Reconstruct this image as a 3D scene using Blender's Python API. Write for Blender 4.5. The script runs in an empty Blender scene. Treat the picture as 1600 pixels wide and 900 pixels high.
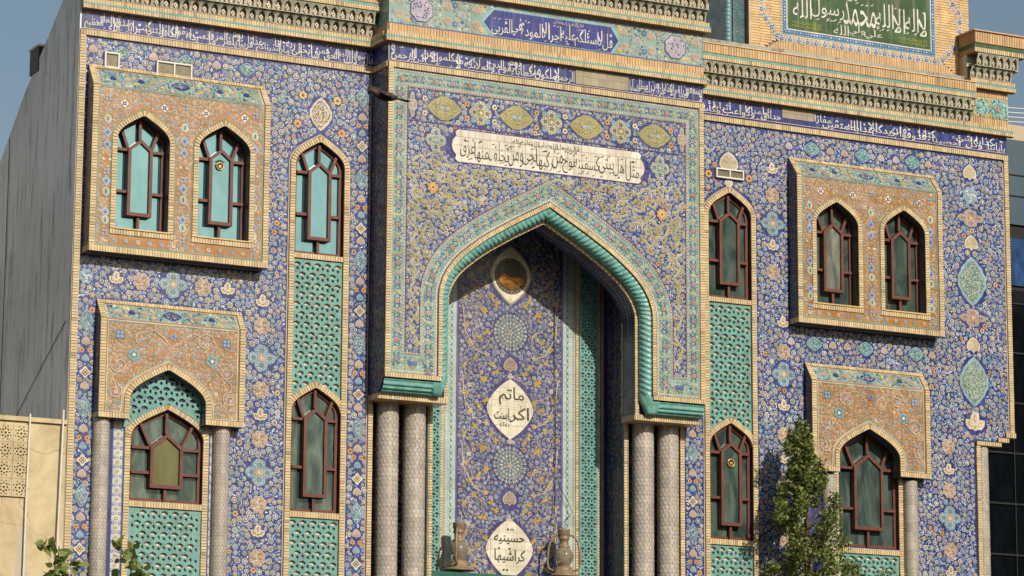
import bpy, math, random, unicodedata
import numpy as np
from mathutils import Vector, Matrix
from mathutils.geometry import tessellate_polygon

S = bpy.context.scene
COL = bpy.context.collection
GZ = -7.2            # ground level; z = 0 is the sill of the lower tall windows

# ------------------------------------------------------------------ camera
cam_d = bpy.data.cameras.new('camera'); cam = bpy.data.objects.new('camera', cam_d); COL.objects.link(cam)
S.camera = cam
yaw, pitch, roll = 0.4795, 0.1905, 0.0055
fw = Vector((math.sin(yaw)*math.cos(pitch), math.cos(yaw)*math.cos(pitch), math.sin(pitch)))
r0 = Vector((math.cos(yaw), -math.sin(yaw), 0)); u0 = r0.cross(fw)
rr = r0*math.cos(roll) + u0*math.sin(roll); uu = -r0*math.sin(roll) + u0*math.cos(roll)
mw = Matrix((rr, uu, -fw)).transposed().to_4x4(); mw.translation = Vector((-22.4229, -42.492, -5.5604))
cam.matrix_world = mw
cam_d.sensor_width = 36; cam_d.lens = 4938.5/1600*36
cam_d.clip_end = 2000

# ------------------------------------------------------------------ light
SUN = Vector((0.12, -1.0, 0.60)).normalized()      # direction towards the sun
el = math.asin(SUN.z); az = math.atan2(SUN.x, SUN.y)
W = bpy.data.worlds.new('World'); S.world = W; W.use_nodes = True
nt = W.node_tree; bg = nt.nodes['Background']
sky = nt.nodes.new('ShaderNodeTexSky'); sky.sky_type = 'NISHITA'; sky.sun_disc = False
sky.sun_elevation = el; sky.sun_rotation = az; sky.air_density = 1.3; sky.dust_density = 2.2; sky.ozone_density = 1.2
nt.links.new(sky.outputs[0], bg.inputs[0]); bg.inputs[1].default_value = 0.070
sd = bpy.data.lights.new('sun', 'SUN'); sd.energy = 3.6; sd.angle = math.radians(0.5); sd.color = (1.0, 0.92, 0.80)
sun = bpy.data.objects.new('sun', sd); COL.objects.link(sun)
sun.rotation_euler = SUN.to_track_quat('Z', 'Y').to_euler()
S.view_settings.view_transform = 'Standard'; S.view_settings.look = 'None'
S.view_settings.exposure = 0.12; S.view_settings.gamma = 1.0; S.view_settings.use_curve_mapping = False

# ------------------------------------------------------------------ colours
def c3(r, g, b, k=0.86):
    f = lambda v: (v/255/12.92 if v/255 <= 0.04045 else ((v/255+0.055)/1.055)**2.4)*k
    return (f(r), f(g), f(b))
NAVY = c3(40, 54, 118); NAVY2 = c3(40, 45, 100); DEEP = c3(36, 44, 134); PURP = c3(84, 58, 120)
CREAM = c3(228, 216, 186); WHITE = c3(236, 232, 220); LBLUE = c3(158, 184, 204); MBLUE = c3(80, 108, 168)
TURQ = c3(146, 180, 168); TEAL = c3(114, 172, 164); DTEAL = c3(56, 108, 112); CYAN = c3(128, 172, 180)
GOLD = c3(186, 156, 66); OLIVE = c3(160, 154, 90); YEL = c3(222, 192, 112); ORANGE = c3(222, 164, 92)
PINK = c3(198, 168, 146); PALEP = c3(204, 188, 168); RUST = c3(178, 126, 68); BROWN = c3(120, 74, 50)
BRICK = c3(224, 200, 152); BRICK2 = c3(218, 180, 128); MORT = c3(172, 138, 92); GREYG = c3(188, 190, 168)
GREEN = c3(58, 92, 46); BLACK = c3(22, 22, 24); INK = c3(52, 46, 40); STONE = c3(202, 191, 175)
rng = random.Random(7)
def var(c, a=0.12, r=rng):
    k = 1 + r.uniform(-a, a); return (c[0]*k*(1+r.uniform(-.04, .04)), c[1]*k, c[2]*k*(1+r.uniform(-.06, .06)))
def mix(a, b, t): return tuple(a[i]*(1-t)+b[i]*t for i in range(3))

# ------------------------------------------------------------------ materials
def newmat(name):
    m = bpy.data.materials.new(name); m.use_nodes = True
    return m, m.node_tree, m.node_tree.nodes['Principled BSDF']
def attr_mat(name, rough, coat, nscale=3.0, namp=0.22, bump=0.25, bscale=60, tilev=.10, grout=.32):
    """pigment from the mesh's own colour attribute, uneven glaze and grime on top"""
    m, t, p = newmat(name); N = t.nodes.new; L = t.links.new
    a = N('ShaderNodeVertexColor'); a.layer_name = 'Col'
    tc = N('ShaderNodeTexCoord')
    n1 = N('ShaderNodeTexNoise'); n1.inputs['Scale'].default_value = nscale; n1.inputs['Detail'].default_value = 6
    n1.inputs['Roughness'].default_value = 0.7
    mr = N('ShaderNodeMapRange'); mr.inputs[1].default_value = .3; mr.inputs[2].default_value = .7
    mr.inputs[3].default_value = 1-namp; mr.inputs[4].default_value = 1+namp*.35
    mu = N('ShaderNodeMix'); mu.data_type = 'RGBA'; mu.blend_type = 'MULTIPLY'; mu.inputs[0].default_value = 1
    L(tc.outputs['Object'], n1.inputs['Vector']); L(n1.outputs['Fac'], mr.inputs[0])
    sn = N('ShaderNodeVectorMath'); sn.operation = 'MULTIPLY'; sn.inputs[1].default_value = (6.7, 6.7, 6.7)
    fl = N('ShaderNodeVectorMath'); fl.operation = 'FLOOR'; wn = N('ShaderNodeTexWhiteNoise'); wn.noise_dimensions = '3D'
    L(tc.outputs['Object'], sn.inputs[0]); L(sn.outputs[0], fl.inputs[0]); L(fl.outputs[0], wn.inputs['Vector'])
    wr = N('ShaderNodeMapRange'); wr.inputs[3].default_value = 1-tilev; wr.inputs[4].default_value = 1+tilev*.6; L(wn.outputs['Value'], wr.inputs[0])
    fr = N('ShaderNodeVectorMath'); fr.operation = 'FRACTION'; L(sn.outputs[0], fr.inputs[0])
    sx = N('ShaderNodeSeparateXYZ'); L(fr.outputs[0], sx.inputs[0]); mn = N('ShaderNodeMath'); mn.operation = 'MINIMUM'; L(sx.outputs[0], mn.inputs[0]); L(sx.outputs[2], mn.inputs[1])
    jr = N('ShaderNodeMapRange'); jr.inputs[1].default_value = .03; jr.inputs[2].default_value = .055; jr.inputs[3].default_value = 1-grout; jr.inputs[4].default_value = 1; L(mn.outputs[0], jr.inputs[0])
    m0 = N('ShaderNodeMath'); m0.operation = 'MULTIPLY'; L(mr.outputs[0], m0.inputs[0]); L(jr.outputs[0], m0.inputs[1])
    mm = N('ShaderNodeMath'); mm.operation = 'MULTIPLY'; L(m0.outputs[0], mm.inputs[0]); L(wr.outputs[0], mm.inputs[1])
    rg = N('ShaderNodeMapRange'); rg.inputs[3].default_value = rough*.75; rg.inputs[4].default_value = rough*1.35; L(wn.outputs['Value'], rg.inputs[0]); L(rg.outputs[0], p.inputs['Roughness'])
    gg = N('ShaderNodeNewGeometry'); ws = N('ShaderNodeVectorMath'); ws.operation = 'SUBTRACT'; ws.inputs[1].default_value = (.5, .5, .5); L(wn.outputs['Color'], ws.inputs[0])
    wk = N('ShaderNodeVectorMath'); wk.operation = 'SCALE'; wk.inputs['Scale'].default_value = .05; L(ws.outputs[0], wk.inputs[0])
    wa = N('ShaderNodeVectorMath'); wa.operation = 'ADD'; L(gg.outputs['Normal'], wa.inputs[0]); L(wk.outputs[0], wa.inputs[1])
    wz = N('ShaderNodeVectorMath'); wz.operation = 'NORMALIZE'; L(wa.outputs[0], wz.inputs[0])
    L(a.outputs['Color'], mu.inputs[6]); L(mm.outputs[0], mu.inputs[7])
    # rain streaks of dust
    mp = N('ShaderNodeMapping'); mp.inputs['Scale'].default_value = (9, 9, .7)
    n2 = N('ShaderNodeTexNoise'); n2.inputs['Scale'].default_value = 1.6; n2.inputs['Detail'].default_value = 5
    r2 = N('ShaderNodeMapRange'); r2.inputs[1].default_value = .52; r2.inputs[2].default_value = .78
    r2.inputs[3].default_value = 0; r2.inputs[4].default_value = .34
    mx = N('ShaderNodeMix'); mx.data_type = 'RGBA'; mx.inputs[7].default_value = (.40, .34, .25, 1)
    L(tc.outputs['Object'], mp.inputs[0]); L(mp.outputs[0], n2.inputs['Vector']); L(n2.outputs['Fac'], r2.inputs[0])
    L(r2.outputs[0], mx.inputs[0]); L(mu.outputs[2], mx.inputs[6]); L(mx.outputs[2], p.inputs['Base Color'])
    p.inputs['Coat Weight'].default_value = coat; p.inputs['Coat Roughness'].default_value = .12
    n3 = N('ShaderNodeTexNoise'); n3.inputs['Scale'].default_value = bscale; n3.inputs['Detail'].default_value = 3
    n4 = N('ShaderNodeTexNoise'); n4.inputs['Scale'].default_value = 7
    ad = N('ShaderNodeMath'); ad.operation = 'ADD'
    b = N('ShaderNodeBump'); b.inputs['Strength'].default_value = bump; b.inputs['Distance'].default_value = .01
    L(tc.outputs['Object'], n3.inputs['Vector']); L(tc.outputs['Object'], n4.inputs['Vector'])
    L(n3.outputs['Fac'], ad.inputs[0]); L(n4.outputs['Fac'], ad.inputs[1])
    L(ad.outputs[0], b.inputs['Height']); L(wz.outputs[0], b.inputs['Normal']); L(b.outputs[0], p.inputs['Normal'])
    return m
M_TILE = attr_mat('glazed_tile', .36, .25, 2.6, .24, .12)
M_BRICK = attr_mat('glazed_brick', .55, .05, 4.0, .26, .3, 90, .07, 0)
M_LATT = attr_mat('turquoise_glaze', .46, .10, 7.0, .34, .4, 40, .16, .22)
def noise_mat(name, ca, cb, scale=4, rough=.8, stretch=(1, 1, 1), bump=.2, lo=.35, hi=.65, metallic=0, detail=8):
    m, t, p = newmat(name); N = t.nodes.new; L = t.links.new
    tc = N('ShaderNodeTexCoord'); mp = N('ShaderNodeMapping'); mp.inputs['Scale'].default_value = stretch
    n = N('ShaderNodeTexNoise'); n.inputs['Scale'].default_value = scale; n.inputs['Detail'].default_value = detail
    n.inputs['Roughness'].default_value = .65
    r = N('ShaderNodeValToRGB'); r.color_ramp.elements[0].position = lo; r.color_ramp.elements[1].position = hi
    r.color_ramp.elements[0].color = (*ca, 1); r.color_ramp.elements[1].color = (*cb, 1)
    b = N('ShaderNodeBump'); b.inputs['Strength'].default_value = bump; b.inputs['Distance'].default_value = .02
    L(tc.outputs['Object'], mp.inputs[0]); L(mp.outputs[0], n.inputs['Vector']); L(n.outputs['Fac'], r.inputs[0])
    L(r.outputs[0], p.inputs['Base Color']); L(n.outputs['Fac'], b.inputs['Height']); L(b.outputs[0], p.inputs['Normal'])
    p.inputs['Roughness'].default_value = rough; p.inputs['Metallic'].default_value = metallic
    return m
M_WOOD = noise_mat('red_brown_wood', c3(82, 38, 24), c3(124, 64, 44), 6, .5, (6, 6, .8), .15)
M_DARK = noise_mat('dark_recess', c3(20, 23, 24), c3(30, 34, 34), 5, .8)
M_METAL = noise_mat('tan_painted_metal', c3(124, 104, 78), c3(160, 138, 108), 14, .45, bump=.1)
M_STEEL = noise_mat('dark_metal', c3(22, 21, 20), c3(38, 35, 32), 12, .5, bump=.1)
M_WHITE = noise_mat('white_painted_metal', c3(226, 220, 206), c3(242, 236, 224), 8, .5, bump=.05)
M_GRILL = noise_mat('grey_louvre', c3(168, 160, 136), c3(196, 188, 162), 20, .6, bump=.1)
M_GREENM = noise_mat('green_painted_metal', c3(20, 84, 70), c3(30, 110, 92), 8, .4, bump=.1)
M_BARK = noise_mat('bark', c3(70, 56, 42), c3(112, 94, 74), 12, .9, (3, 3, .6), .6)
M_GROUND = noise_mat('paving_stone', c3(110, 104, 94), c3(136, 128, 114), 1.4, .85)
M_ASPH = noise_mat('asphalt', (.04, .04, .042), (.065, .063, .06), 3, .9)
M_BRN = noise_mat('brown_render', c3(120, 110, 96), c3(142, 130, 112), .6, .8)
M_OPP = noise_mat('painted_plaster', c3(188, 170, 140), c3(204, 188, 156), .6, .8)

def glass_mat(name, tint, metal, rough, curtain):
    m, t, p = newmat(name); N = t.nodes.new; L = t.links.new
    tc = N('ShaderNodeTexCoord'); mp = N('ShaderNodeMapping'); mp.inputs['Scale'].default_value = (2.6, 2.6, .8)
    n = N('ShaderNodeTexNoise'); n.inputs['Scale'].default_value = 2.0; n.inputs['Distortion'].default_value = .8; n.inputs['Detail'].default_value = 5
    r = N('ShaderNodeValToRGB'); r.color_ramp.elements[0].position = .4; r.color_ramp.elements[1].position = .68
    r.color_ramp.elements[0].color = (*tint, 1); r.color_ramp.elements[1].color = (*curtain, 1)
    L(tc.outputs['Object'], mp.inputs[0]); L(mp.outputs[0], n.inputs['Vector']); L(n.outputs['Fac'], r.inputs[0])
    L(r.outputs[0], p.inputs['Base Color'])
    p.inputs['Metallic'].default_value = metal; p.inputs['Roughness'].default_value = rough
    n2 = N('ShaderNodeTexNoise'); n2.inputs['Scale'].default_value = 1.3
    b = N('ShaderNodeBump'); b.inputs['Strength'].default_value = .06; b.inputs['Distance'].default_value = .05
    L(tc.outputs['Object'], n2.inputs['Vector']); L(n2.outputs['Fac'], b.inputs['Height']); L(b.outputs[0], p.inputs['Normal'])
    return m
G_SKY = glass_mat('sky_bright_glass', c3(150, 198, 206), .9, .03, c3(136, 186, 190))  # bright copy of the panes, sky reflection put into the tint
G_DARK = glass_mat('dark_reflection_glass', c3(64, 84, 80), .35, .05, c3(118, 134, 124))  # darker copy of the same panes, dark reflections put into the tint
G_CURT = glass_mat('glass_over_pale_curtain', c3(96, 104, 96), .2, .06, c3(168, 170, 156))
G_OLIVE = glass_mat('amber_tinted_glass', c3(104, 104, 66), .30, .08, c3(120, 118, 78))
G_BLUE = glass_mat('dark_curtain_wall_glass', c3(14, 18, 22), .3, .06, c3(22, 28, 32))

# side wall: grey render with soot streaks
def grey_mat():
    m, t, p = newmat('grey_render'); N = t.nodes.new; L = t.links.new
    tc = N('ShaderNodeTexCoord'); mp = N('ShaderNodeMapping'); mp.inputs['Scale'].default_value = (5, 5, .45)
    n = N('ShaderNodeTexNoise'); n.inputs['Scale'].default_value = 1.5; n.inputs['Detail'].default_value = 9; n.inputs['Roughness'].default_value = .72
    r = N('ShaderNodeValToRGB'); e = r.color_ramp.elements
    e[0].position = .52; e[0].color = (*c3(226, 234, 238, 1), 1); e[1].position = .68; e[1].color = (*c3(136, 142, 146, .9), 1)
    n2 = N('ShaderNodeTexNoise'); n2.inputs['Scale'].default_value = 60; n2.inputs['Detail'].default_value = 2
    n3 = N('ShaderNodeTexNoise'); n3.inputs['Scale'].default_value = .5; n3.inputs['Detail'].default_value = 3
    r3 = N('ShaderNodeMapRange'); r3.inputs[1].default_value = .35; r3.inputs[2].default_value = .65; r3.inputs[3].default_value = .84; r3.inputs[4].default_value = 1.02
    ra = N('ShaderNodeMath'); ra.operation = 'MULTIPLY_ADD'; ra.inputs[1].default_value = .34; ra.inputs[2].default_value = -.16
    ad = N('ShaderNodeMath'); ad.operation = 'ADD'
    mu = N('ShaderNodeMix'); mu.data_type = 'RGBA'; mu.blend_type = 'MULTIPLY'; mu.inputs[0].default_value = 1
    L(tc.outputs['Object'], mp.inputs[0]); L(mp.outputs[0], n.inputs['Vector']); L(tc.outputs['Object'], n2.inputs['Vector']); L(tc.outputs['Object'], n3.inputs['Vector'])
    L(n2.outputs['Fac'], ra.inputs[0]); L(ra.outputs[0], ad.inputs[0]); L(n.outputs['Fac'], ad.inputs[1])
    L(ad.outputs[0], r.inputs[0]); L(n3.outputs['Fac'], r3.inputs[0]); L(r.outputs[0], mu.inputs[6]); L(r3.outputs[0], mu.inputs[7])
    L(mu.outputs[2], p.inputs['Base Color']); p.inputs['Roughness'].default_value = .9
    return m
M_GREY = grey_mat()
def plaster_mat():
    m, t, p = newmat('stained_beige_plaster'); N = t.nodes.new; L = t.links.new
    tc = N('ShaderNodeTexCoord')
    n = N('ShaderNodeTexNoise'); n.inputs['Scale'].default_value = 1.7; n.inputs['Detail'].default_value = 8; n.inputs['Roughness'].default_value = .7
    n.inputs['Distortion'].default_value = .6
    r = N('ShaderNodeValToRGB'); e = r.color_ramp.elements
    e[0].position = .36; e[0].color = (*c3(190, 170, 132), 1); e[1].position = .6; e[1].color = (*c3(220, 202, 162), 1)
    # bare grey repair streak by the pipe and hairline cracks
    v = N('ShaderNodeTexVoronoi'); v.feature = 'DISTANCE_TO_EDGE'; v.inputs['Scale'].default_value = 1.3
    n2 = N('ShaderNodeTexNoise'); n2.inputs['Scale'].default_value = 3; n2.inputs['Detail'].default_value = 5
    vm = N('ShaderNodeMix'); vm.data_type = 'VECTOR'; vm.inputs[0].default_value = .25
    L(tc.outputs['Object'], n2.inputs['Vector']); L(tc.outputs['Object'], vm.inputs[4]); L(n2.outputs['Color'], vm.inputs[5]); L(vm.outputs[1], v.inputs['Vector'])
    cr = N('ShaderNodeMapRange'); cr.inputs[1].default_value = .0; cr.inputs[2].default_value = .012; cr.inputs[3].default_value = .45; cr.inputs[4].default_value = 0
    mc = N('ShaderNodeMix'); mc.data_type = 'RGBA'; mc.inputs[7].default_value = (*c3(120, 96, 64), 1)
    L(tc.outputs['Object'], n.inputs['Vector']); L(n.outputs['Fac'], r.inputs[0]); L(v.outputs['Distance'], cr.inputs[0])
    L(r.outputs[0], mc.inputs[6]); L(cr.outputs[0], mc.inputs[0])
    sx = N('ShaderNodeSeparateXYZ'); L(tc.outputs['Object'], sx.inputs[0])
    a1 = N('ShaderNodeMath'); a1.operation = 'MULTIPLY_ADD'; a1.inputs[1].default_value = .25; L(n2.outputs['Fac'], a1.inputs[0]); L(sx.outputs[0], a1.inputs[2])
    a2 = N('ShaderNodeMath'); a2.operation = 'SUBTRACT'; a2.inputs[1].default_value = -7.95; L(a1.outputs[0], a2.inputs[0])
    a3 = N('ShaderNodeMath'); a3.operation = 'ABSOLUTE'; L(a2.outputs[0], a3.inputs[0])
    a4 = N('ShaderNodeMapRange'); a4.inputs[1].default_value = .06; a4.inputs[2].default_value = .10; a4.inputs[3].default_value = 1; a4.inputs[4].default_value = 0; L(a3.outputs[0], a4.inputs[0])
    a5 = N('ShaderNodeMapRange'); a5.inputs[1].default_value = -.35; a5.inputs[2].default_value = -.6; a5.inputs[3].default_value = 0; a5.inputs[4].default_value = .8; L(sx.outputs[2], a5.inputs[0])
    a6 = N('ShaderNodeMath'); a6.operation = 'MULTIPLY'; L(a4.outputs[0], a6.inputs[0]); L(a5.outputs[0], a6.inputs[1])
    mg = N('ShaderNodeMix'); mg.data_type = 'RGBA'; mg.inputs[7].default_value = (*c3(190, 180, 168), 1)
    L(mc.outputs[2], mg.inputs[6]); L(a6.outputs[0], mg.inputs[0]); L(mg.outputs[2], p.inputs['Base Color'])
    p.inputs['Roughness'].default_value = .9
    return m
M_PLAST = plaster_mat()
def leaf_mat(name, ca, cb):
    m, t, p = newmat(name); N = t.nodes.new; L = t.links.new
    g = N('ShaderNodeNewGeometry'); r = N('ShaderNodeValToRGB')
    r.color_ramp.elements[0].color = (*ca, 1); r.color_ramp.elements[1].color = (*cb, 1)
    L(g.outputs['Random Per Island'], r.inputs[0]); L(r.outputs[0], p.inputs['Base Color'])
    p.inputs['Roughness'].default_value = .5
    tr = N('ShaderNodeBsdfTranslucent'); L(r.outputs[0], tr.inputs[0]); mx = N('ShaderNodeMixShader'); mx.inputs[0].default_value = .25
    L(p.outputs[0], mx.inputs[1]); L(tr.outputs[0], mx.inputs[2]); L(mx.outputs[0], t.nodes['Material Output'].inputs[0])
    return m
M_LEAF = leaf_mat('small_leaf', (.055, .090, .018), (.28, .32, .08))
M_LEAF2 = leaf_mat('broad_leaf', (.10, .15, .03), (.30, .36, .10))

# ------------------------------------------------------------------ object helpers
def tag(o, label=None, cat=None, group=None, kind=None):
    if label: o['label'] = label
    if cat: o['category'] = cat
    if group: o['group'] = group
    if kind: o['kind'] = kind
    return o
def empty(name, loc, label=None, cat=None, group=None):
    o = bpy.data.objects.new(name, None); COL.objects.link(o); o.location = loc; o.empty_display_size = .3
    return tag(o, label, cat, group)
def adopt(o, parent):
    if parent is not None:
        o.parent = parent
        org = Vector((0, 0, 0)); q = parent
        while q is not None: org += Vector(q.location); q = q.parent
        o.location = -org + Vector(o.location)
class MB:
    """mesh collector: every face has its own pigment"""
    def __init__(s, f=None):
        s.v = []; s.f = []; s.c = []; s.map = f or (lambda u, v, h: (u, -h, v)); s.k = 0
    def add(s, pts, faces, cols):
        b = len(s.v); s.v.extend(pts)
        for i, f in enumerate(faces):
            s.f.append(tuple(b+j for j in f)); s.c.append(cols[i] if isinstance(cols, list) else cols)
    def jit(s):
        s.k += 1; return ((s.k*37) % 101)/101*0.0012
    def poly(s, pts, col, h=0.0):
        h += s.jit(); s.add([s.map(p[0], p[1], h) for p in pts], [tuple(range(len(pts)))], col)
    def tess(s, loops, col, h=0.0, h2=None, side=None, sidemap=None):
        """face with holes at height h, side walls back to h2"""
        vs = [[Vector((p[0], p[1], 0)) for p in L] for L in loops]
        tr = tessellate_polygon(vs); flat = [p for L in loops for p in L]
        s.add([s.map(p[0], p[1], h) for p in flat], [tuple(t) for t in tr], col)
        if h2 is not None:
            for L in loops:
                n = len(L); P = [s.map(p[0], p[1], h) for p in L] + [s.map(p[0], p[1], h2) for p in L]
                s.add(P, [(i, (i+1) % n, n+(i+1) % n, n+i) for i in range(n)], side or col)
    def rect(s, x0, z0, x1, z1, col, h=0.0): s.poly([(x0, z0), (x1, z0), (x1, z1), (x0, z1)], col, h)
    def box(s, x0, x1, y0, y1, z0, z1, col):
        P = [(x, y, z) for z in (z0, z1) for x, y in ((x0, y0), (x1, y0), (x1, y1), (x0, y1))]
        s.add(P, [(0, 1, 5, 4), (1, 2, 6, 5), (2, 3, 7, 6), (3, 0, 4, 7), (4, 5, 6, 7), (3, 2, 1, 0)], col)
    def hbox(s, x0, z0, x1, z1, h0, h1, col):
        P = [s.map(x, z, h) for h in (h0, h1) for x, z in ((x0, z0), (x1, z0), (x1, z1), (x0, z1))]
        s.add(P, [(0, 1, 5, 4), (1, 2, 6, 5), (2, 3, 7, 6), (3, 0, 4, 7), (4, 5, 6, 7)], col)
    def ribbon(s, path, a, b, col, h=0.0, closed=False):
        A = offs(path, a, closed); B = offs(path, b, closed); h += s.jit(); n = len(path)
        P = [s.map(p[0], p[1], h) for p in A] + [s.map(p[0], p[1], h) for p in B]
        m = n if closed else n-1
        s.add(P, [(i, (i+1) % n, n+(i+1) % n, n+i) for i in range(m)], col)
    def disc(s, x, z, r, col, h=0.0, n=8, rz=None, rot=0.0):
        rz = rz or r
        s.poly([(x+r*math.cos(rot+2*math.pi*i/n), z+rz*math.sin(rot+2*math.pi*i/n)) for i in range(n)], col, h)
    def wavy(s, x, z, r, col, h, petals=6, amp=.22, rot=0.0, rz=None):
        rz = rz or r; n = petals*4; P = []
        for i in range(n):
            a = rot+2*math.pi*i/n; q = 1-amp*abs(math.cos(petals*a/2.0-petals*rot/2.0))**2
            P.append((x+r*q*math.cos(a), z+rz*q*math.sin(a)))
        s.poly(P, col, h)
    def leaf(s, x, z, l, w, rot, col, h):
        c, d = math.cos(rot), math.sin(rot)
        P = [(-l, 0), (-l*.3, w), (l*.45, w*.8), (l, 0), (l*.45, -w*.8), (-l*.3, -w)]
        s.poly([(x+a*c-b*d, z+a*d+b*c) for a, b in P], col, h)
    def build(s, name, mat, parent=None, label=None, smooth=False, **kw):
        me = bpy.data.meshes.new(name); me.from_pydata(s.v, [], s.f)
        ca = me.color_attributes.new('Col', 'FLOAT_COLOR', 'CORNER')
        n = np.array([len(f) for f in s.f]); cc = np.ones((len(s.f), 4), 'f')
        if len(s.f):
            cc[:, :3] = np.array(s.c, 'f'); ca.data.foreach_set('color', np.repeat(cc, n, 0).ravel())
        me.materials.append(mat)
        if smooth: me.shade_smooth()
        me.update()
        o = bpy.data.objects.new(name, me); COL.objects.link(o)
        adopt(o, parent)
        return tag(o, label, **kw)

def offs(path, d, closed=False):
    if abs(d) < 1e-9: return list(path)
    n = len(path); out = []
    for i in range(n):
        ds = []
        if closed or i > 0:
            a = path[i-1]; b = path[i]; ds.append((b[0]-a[0], b[1]-a[1]))
        if closed or i < n-1:
            a = path[i]; b = path[(i+1) % n]; ds.append((b[0]-a[0], b[1]-a[1]))
        ns = []
        for x, y in ds:
            l = math.hypot(x, y) or 1e-9; ns.append((-y/l, x/l))
        if len(ns) == 2:
            mx, my = ns[0][0]+ns[1][0], ns[0][1]+ns[1][1]; q = (mx*mx+my*my)/2 or 1e-6
            q = max(q, .35); out.append((path[i][0]+d*mx/q, path[i][1]+d*my/q))
        else: out.append((path[i][0]+d*ns[0][0], path[i][1]+d*ns[0][1]))
    return out
def resample(path, step, closed=False):
    P = list(path) + ([path[0]] if closed else [])
    L = [0]
    for a, b in zip(P[:-1], P[1:]): L.append(L[-1]+math.hypot(b[0]-a[0], b[1]-a[1]))
    n = max(1, round(L[-1]/step)); out = []; j = 0
    for i in range(n+1):
        s = L[-1]*i/n
        while j < len(L)-2 and L[j+1] < s: j += 1
        t = (s-L[j])/max(1e-9, L[j+1]-L[j]); a, b = P[j], P[j+1]
        out.append((a[0]+(b[0]-a[0])*t, a[1]+(b[1]-a[1])*t))
    return out
def along(path, step, closed=False, off=.5):
    """points with tangent angle every step"""
    R = resample(path, step, closed); out = []
    for a, b in zip(R[:-1], R[1:]):
        out.append((a[0]+(b[0]-a[0])*off, a[1]+(b[1]-a[1])*off, math.atan2(b[1]-a[1], b[0]-a[0])))
    return out
PROF = [(1, 0), (.998, .05), (.99, .10), (.963, .19), (.925, .27), (.873, .35), (.81, .425), (.73, .50), (.65, .57), (.56, .64), (.45, .715), (.34, .79), (.17, .895), (0, 1)]
def arch(c, hw, zb, zs, za):
    """pointed arch outline, left foot up over the apex to the right foot"""
    L = [(c-hw, zb)] + [(c-hw*u, zs+(za-zs)*v) for u, v in PROF]
    return L + [(2*c-x, z) for x, z in reversed(L[:-1])]
def bricks(mb, path, a, b, h0, h1, pitch=.042, col=BRICK, closed=False, gap=.10, vr=.14):
    if h1-h0 > .05 or True:
        A = offs(path, a, closed); B = offs(path, b, closed); n = len(path); hm = h1-.010
        P = [mb.map(*p, hm) for p in A]+[mb.map(*p, hm) for p in B]+[mb.map(*p, h0) for p in A]+[mb.map(*p, h0) for p in B]
        m = n if closed else n-1
        F = []
        for i in range(m):
            j = (i+1) % n; F += [(i, j, n+j, n+i), (i, j, 2*n+j, 2*n+i), (n+i, n+j, 3*n+j, 3*n+i)]
        if not closed: F += [(0, n, 3*n, 2*n), (n-1, 2*n-1, 4*n-1, 3*n-1)]
        mb.add(P, F, MORT)
    R = resample(path, pitch, closed); RA = R
    for i in range(len(R)-1):
        p, q = R[i], R[i+1]; dx, dz = q[0]-p[0], q[1]-p[1]; l = math.hypot(dx, dz)
        if l < 1e-6: continue
        tx, tz = dx/l, dz/l; nx, nz = -tz, tx; g = l*gap
        x0, z0, x1, z1 = p[0]+tx*g, p[1]+tz*g, q[0]-tx*g, q[1]-tz*g
        aa, bb = a+.003, b-.003
        cs = [(x0+nx*aa, z0+nz*aa), (x1+nx*aa, z1+nz*aa), (x1+nx*bb, z1+nz*bb), (x0+nx*bb, z0+nz*bb)]
        hj = h1+rng.uniform(-.0015, .0015)
        P = [mb.map(*c, h0+.001) for c in cs]+[mb.map(*c, hj) for c in cs]
        mb.add(P, [(0, 1, 5, 4), (1, 2, 6, 5), (2, 3, 7, 6), (3, 0, 4, 7), (4, 5, 6, 7)], mix(var(col, vr), (.16, .11, .06), .45 if rng.random() < .035 else 0))
def front(Y): return lambda u, v, h: (u, Y-h, v)
def leftface(X): return lambda u, v, h: (X-h, u, v)

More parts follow.
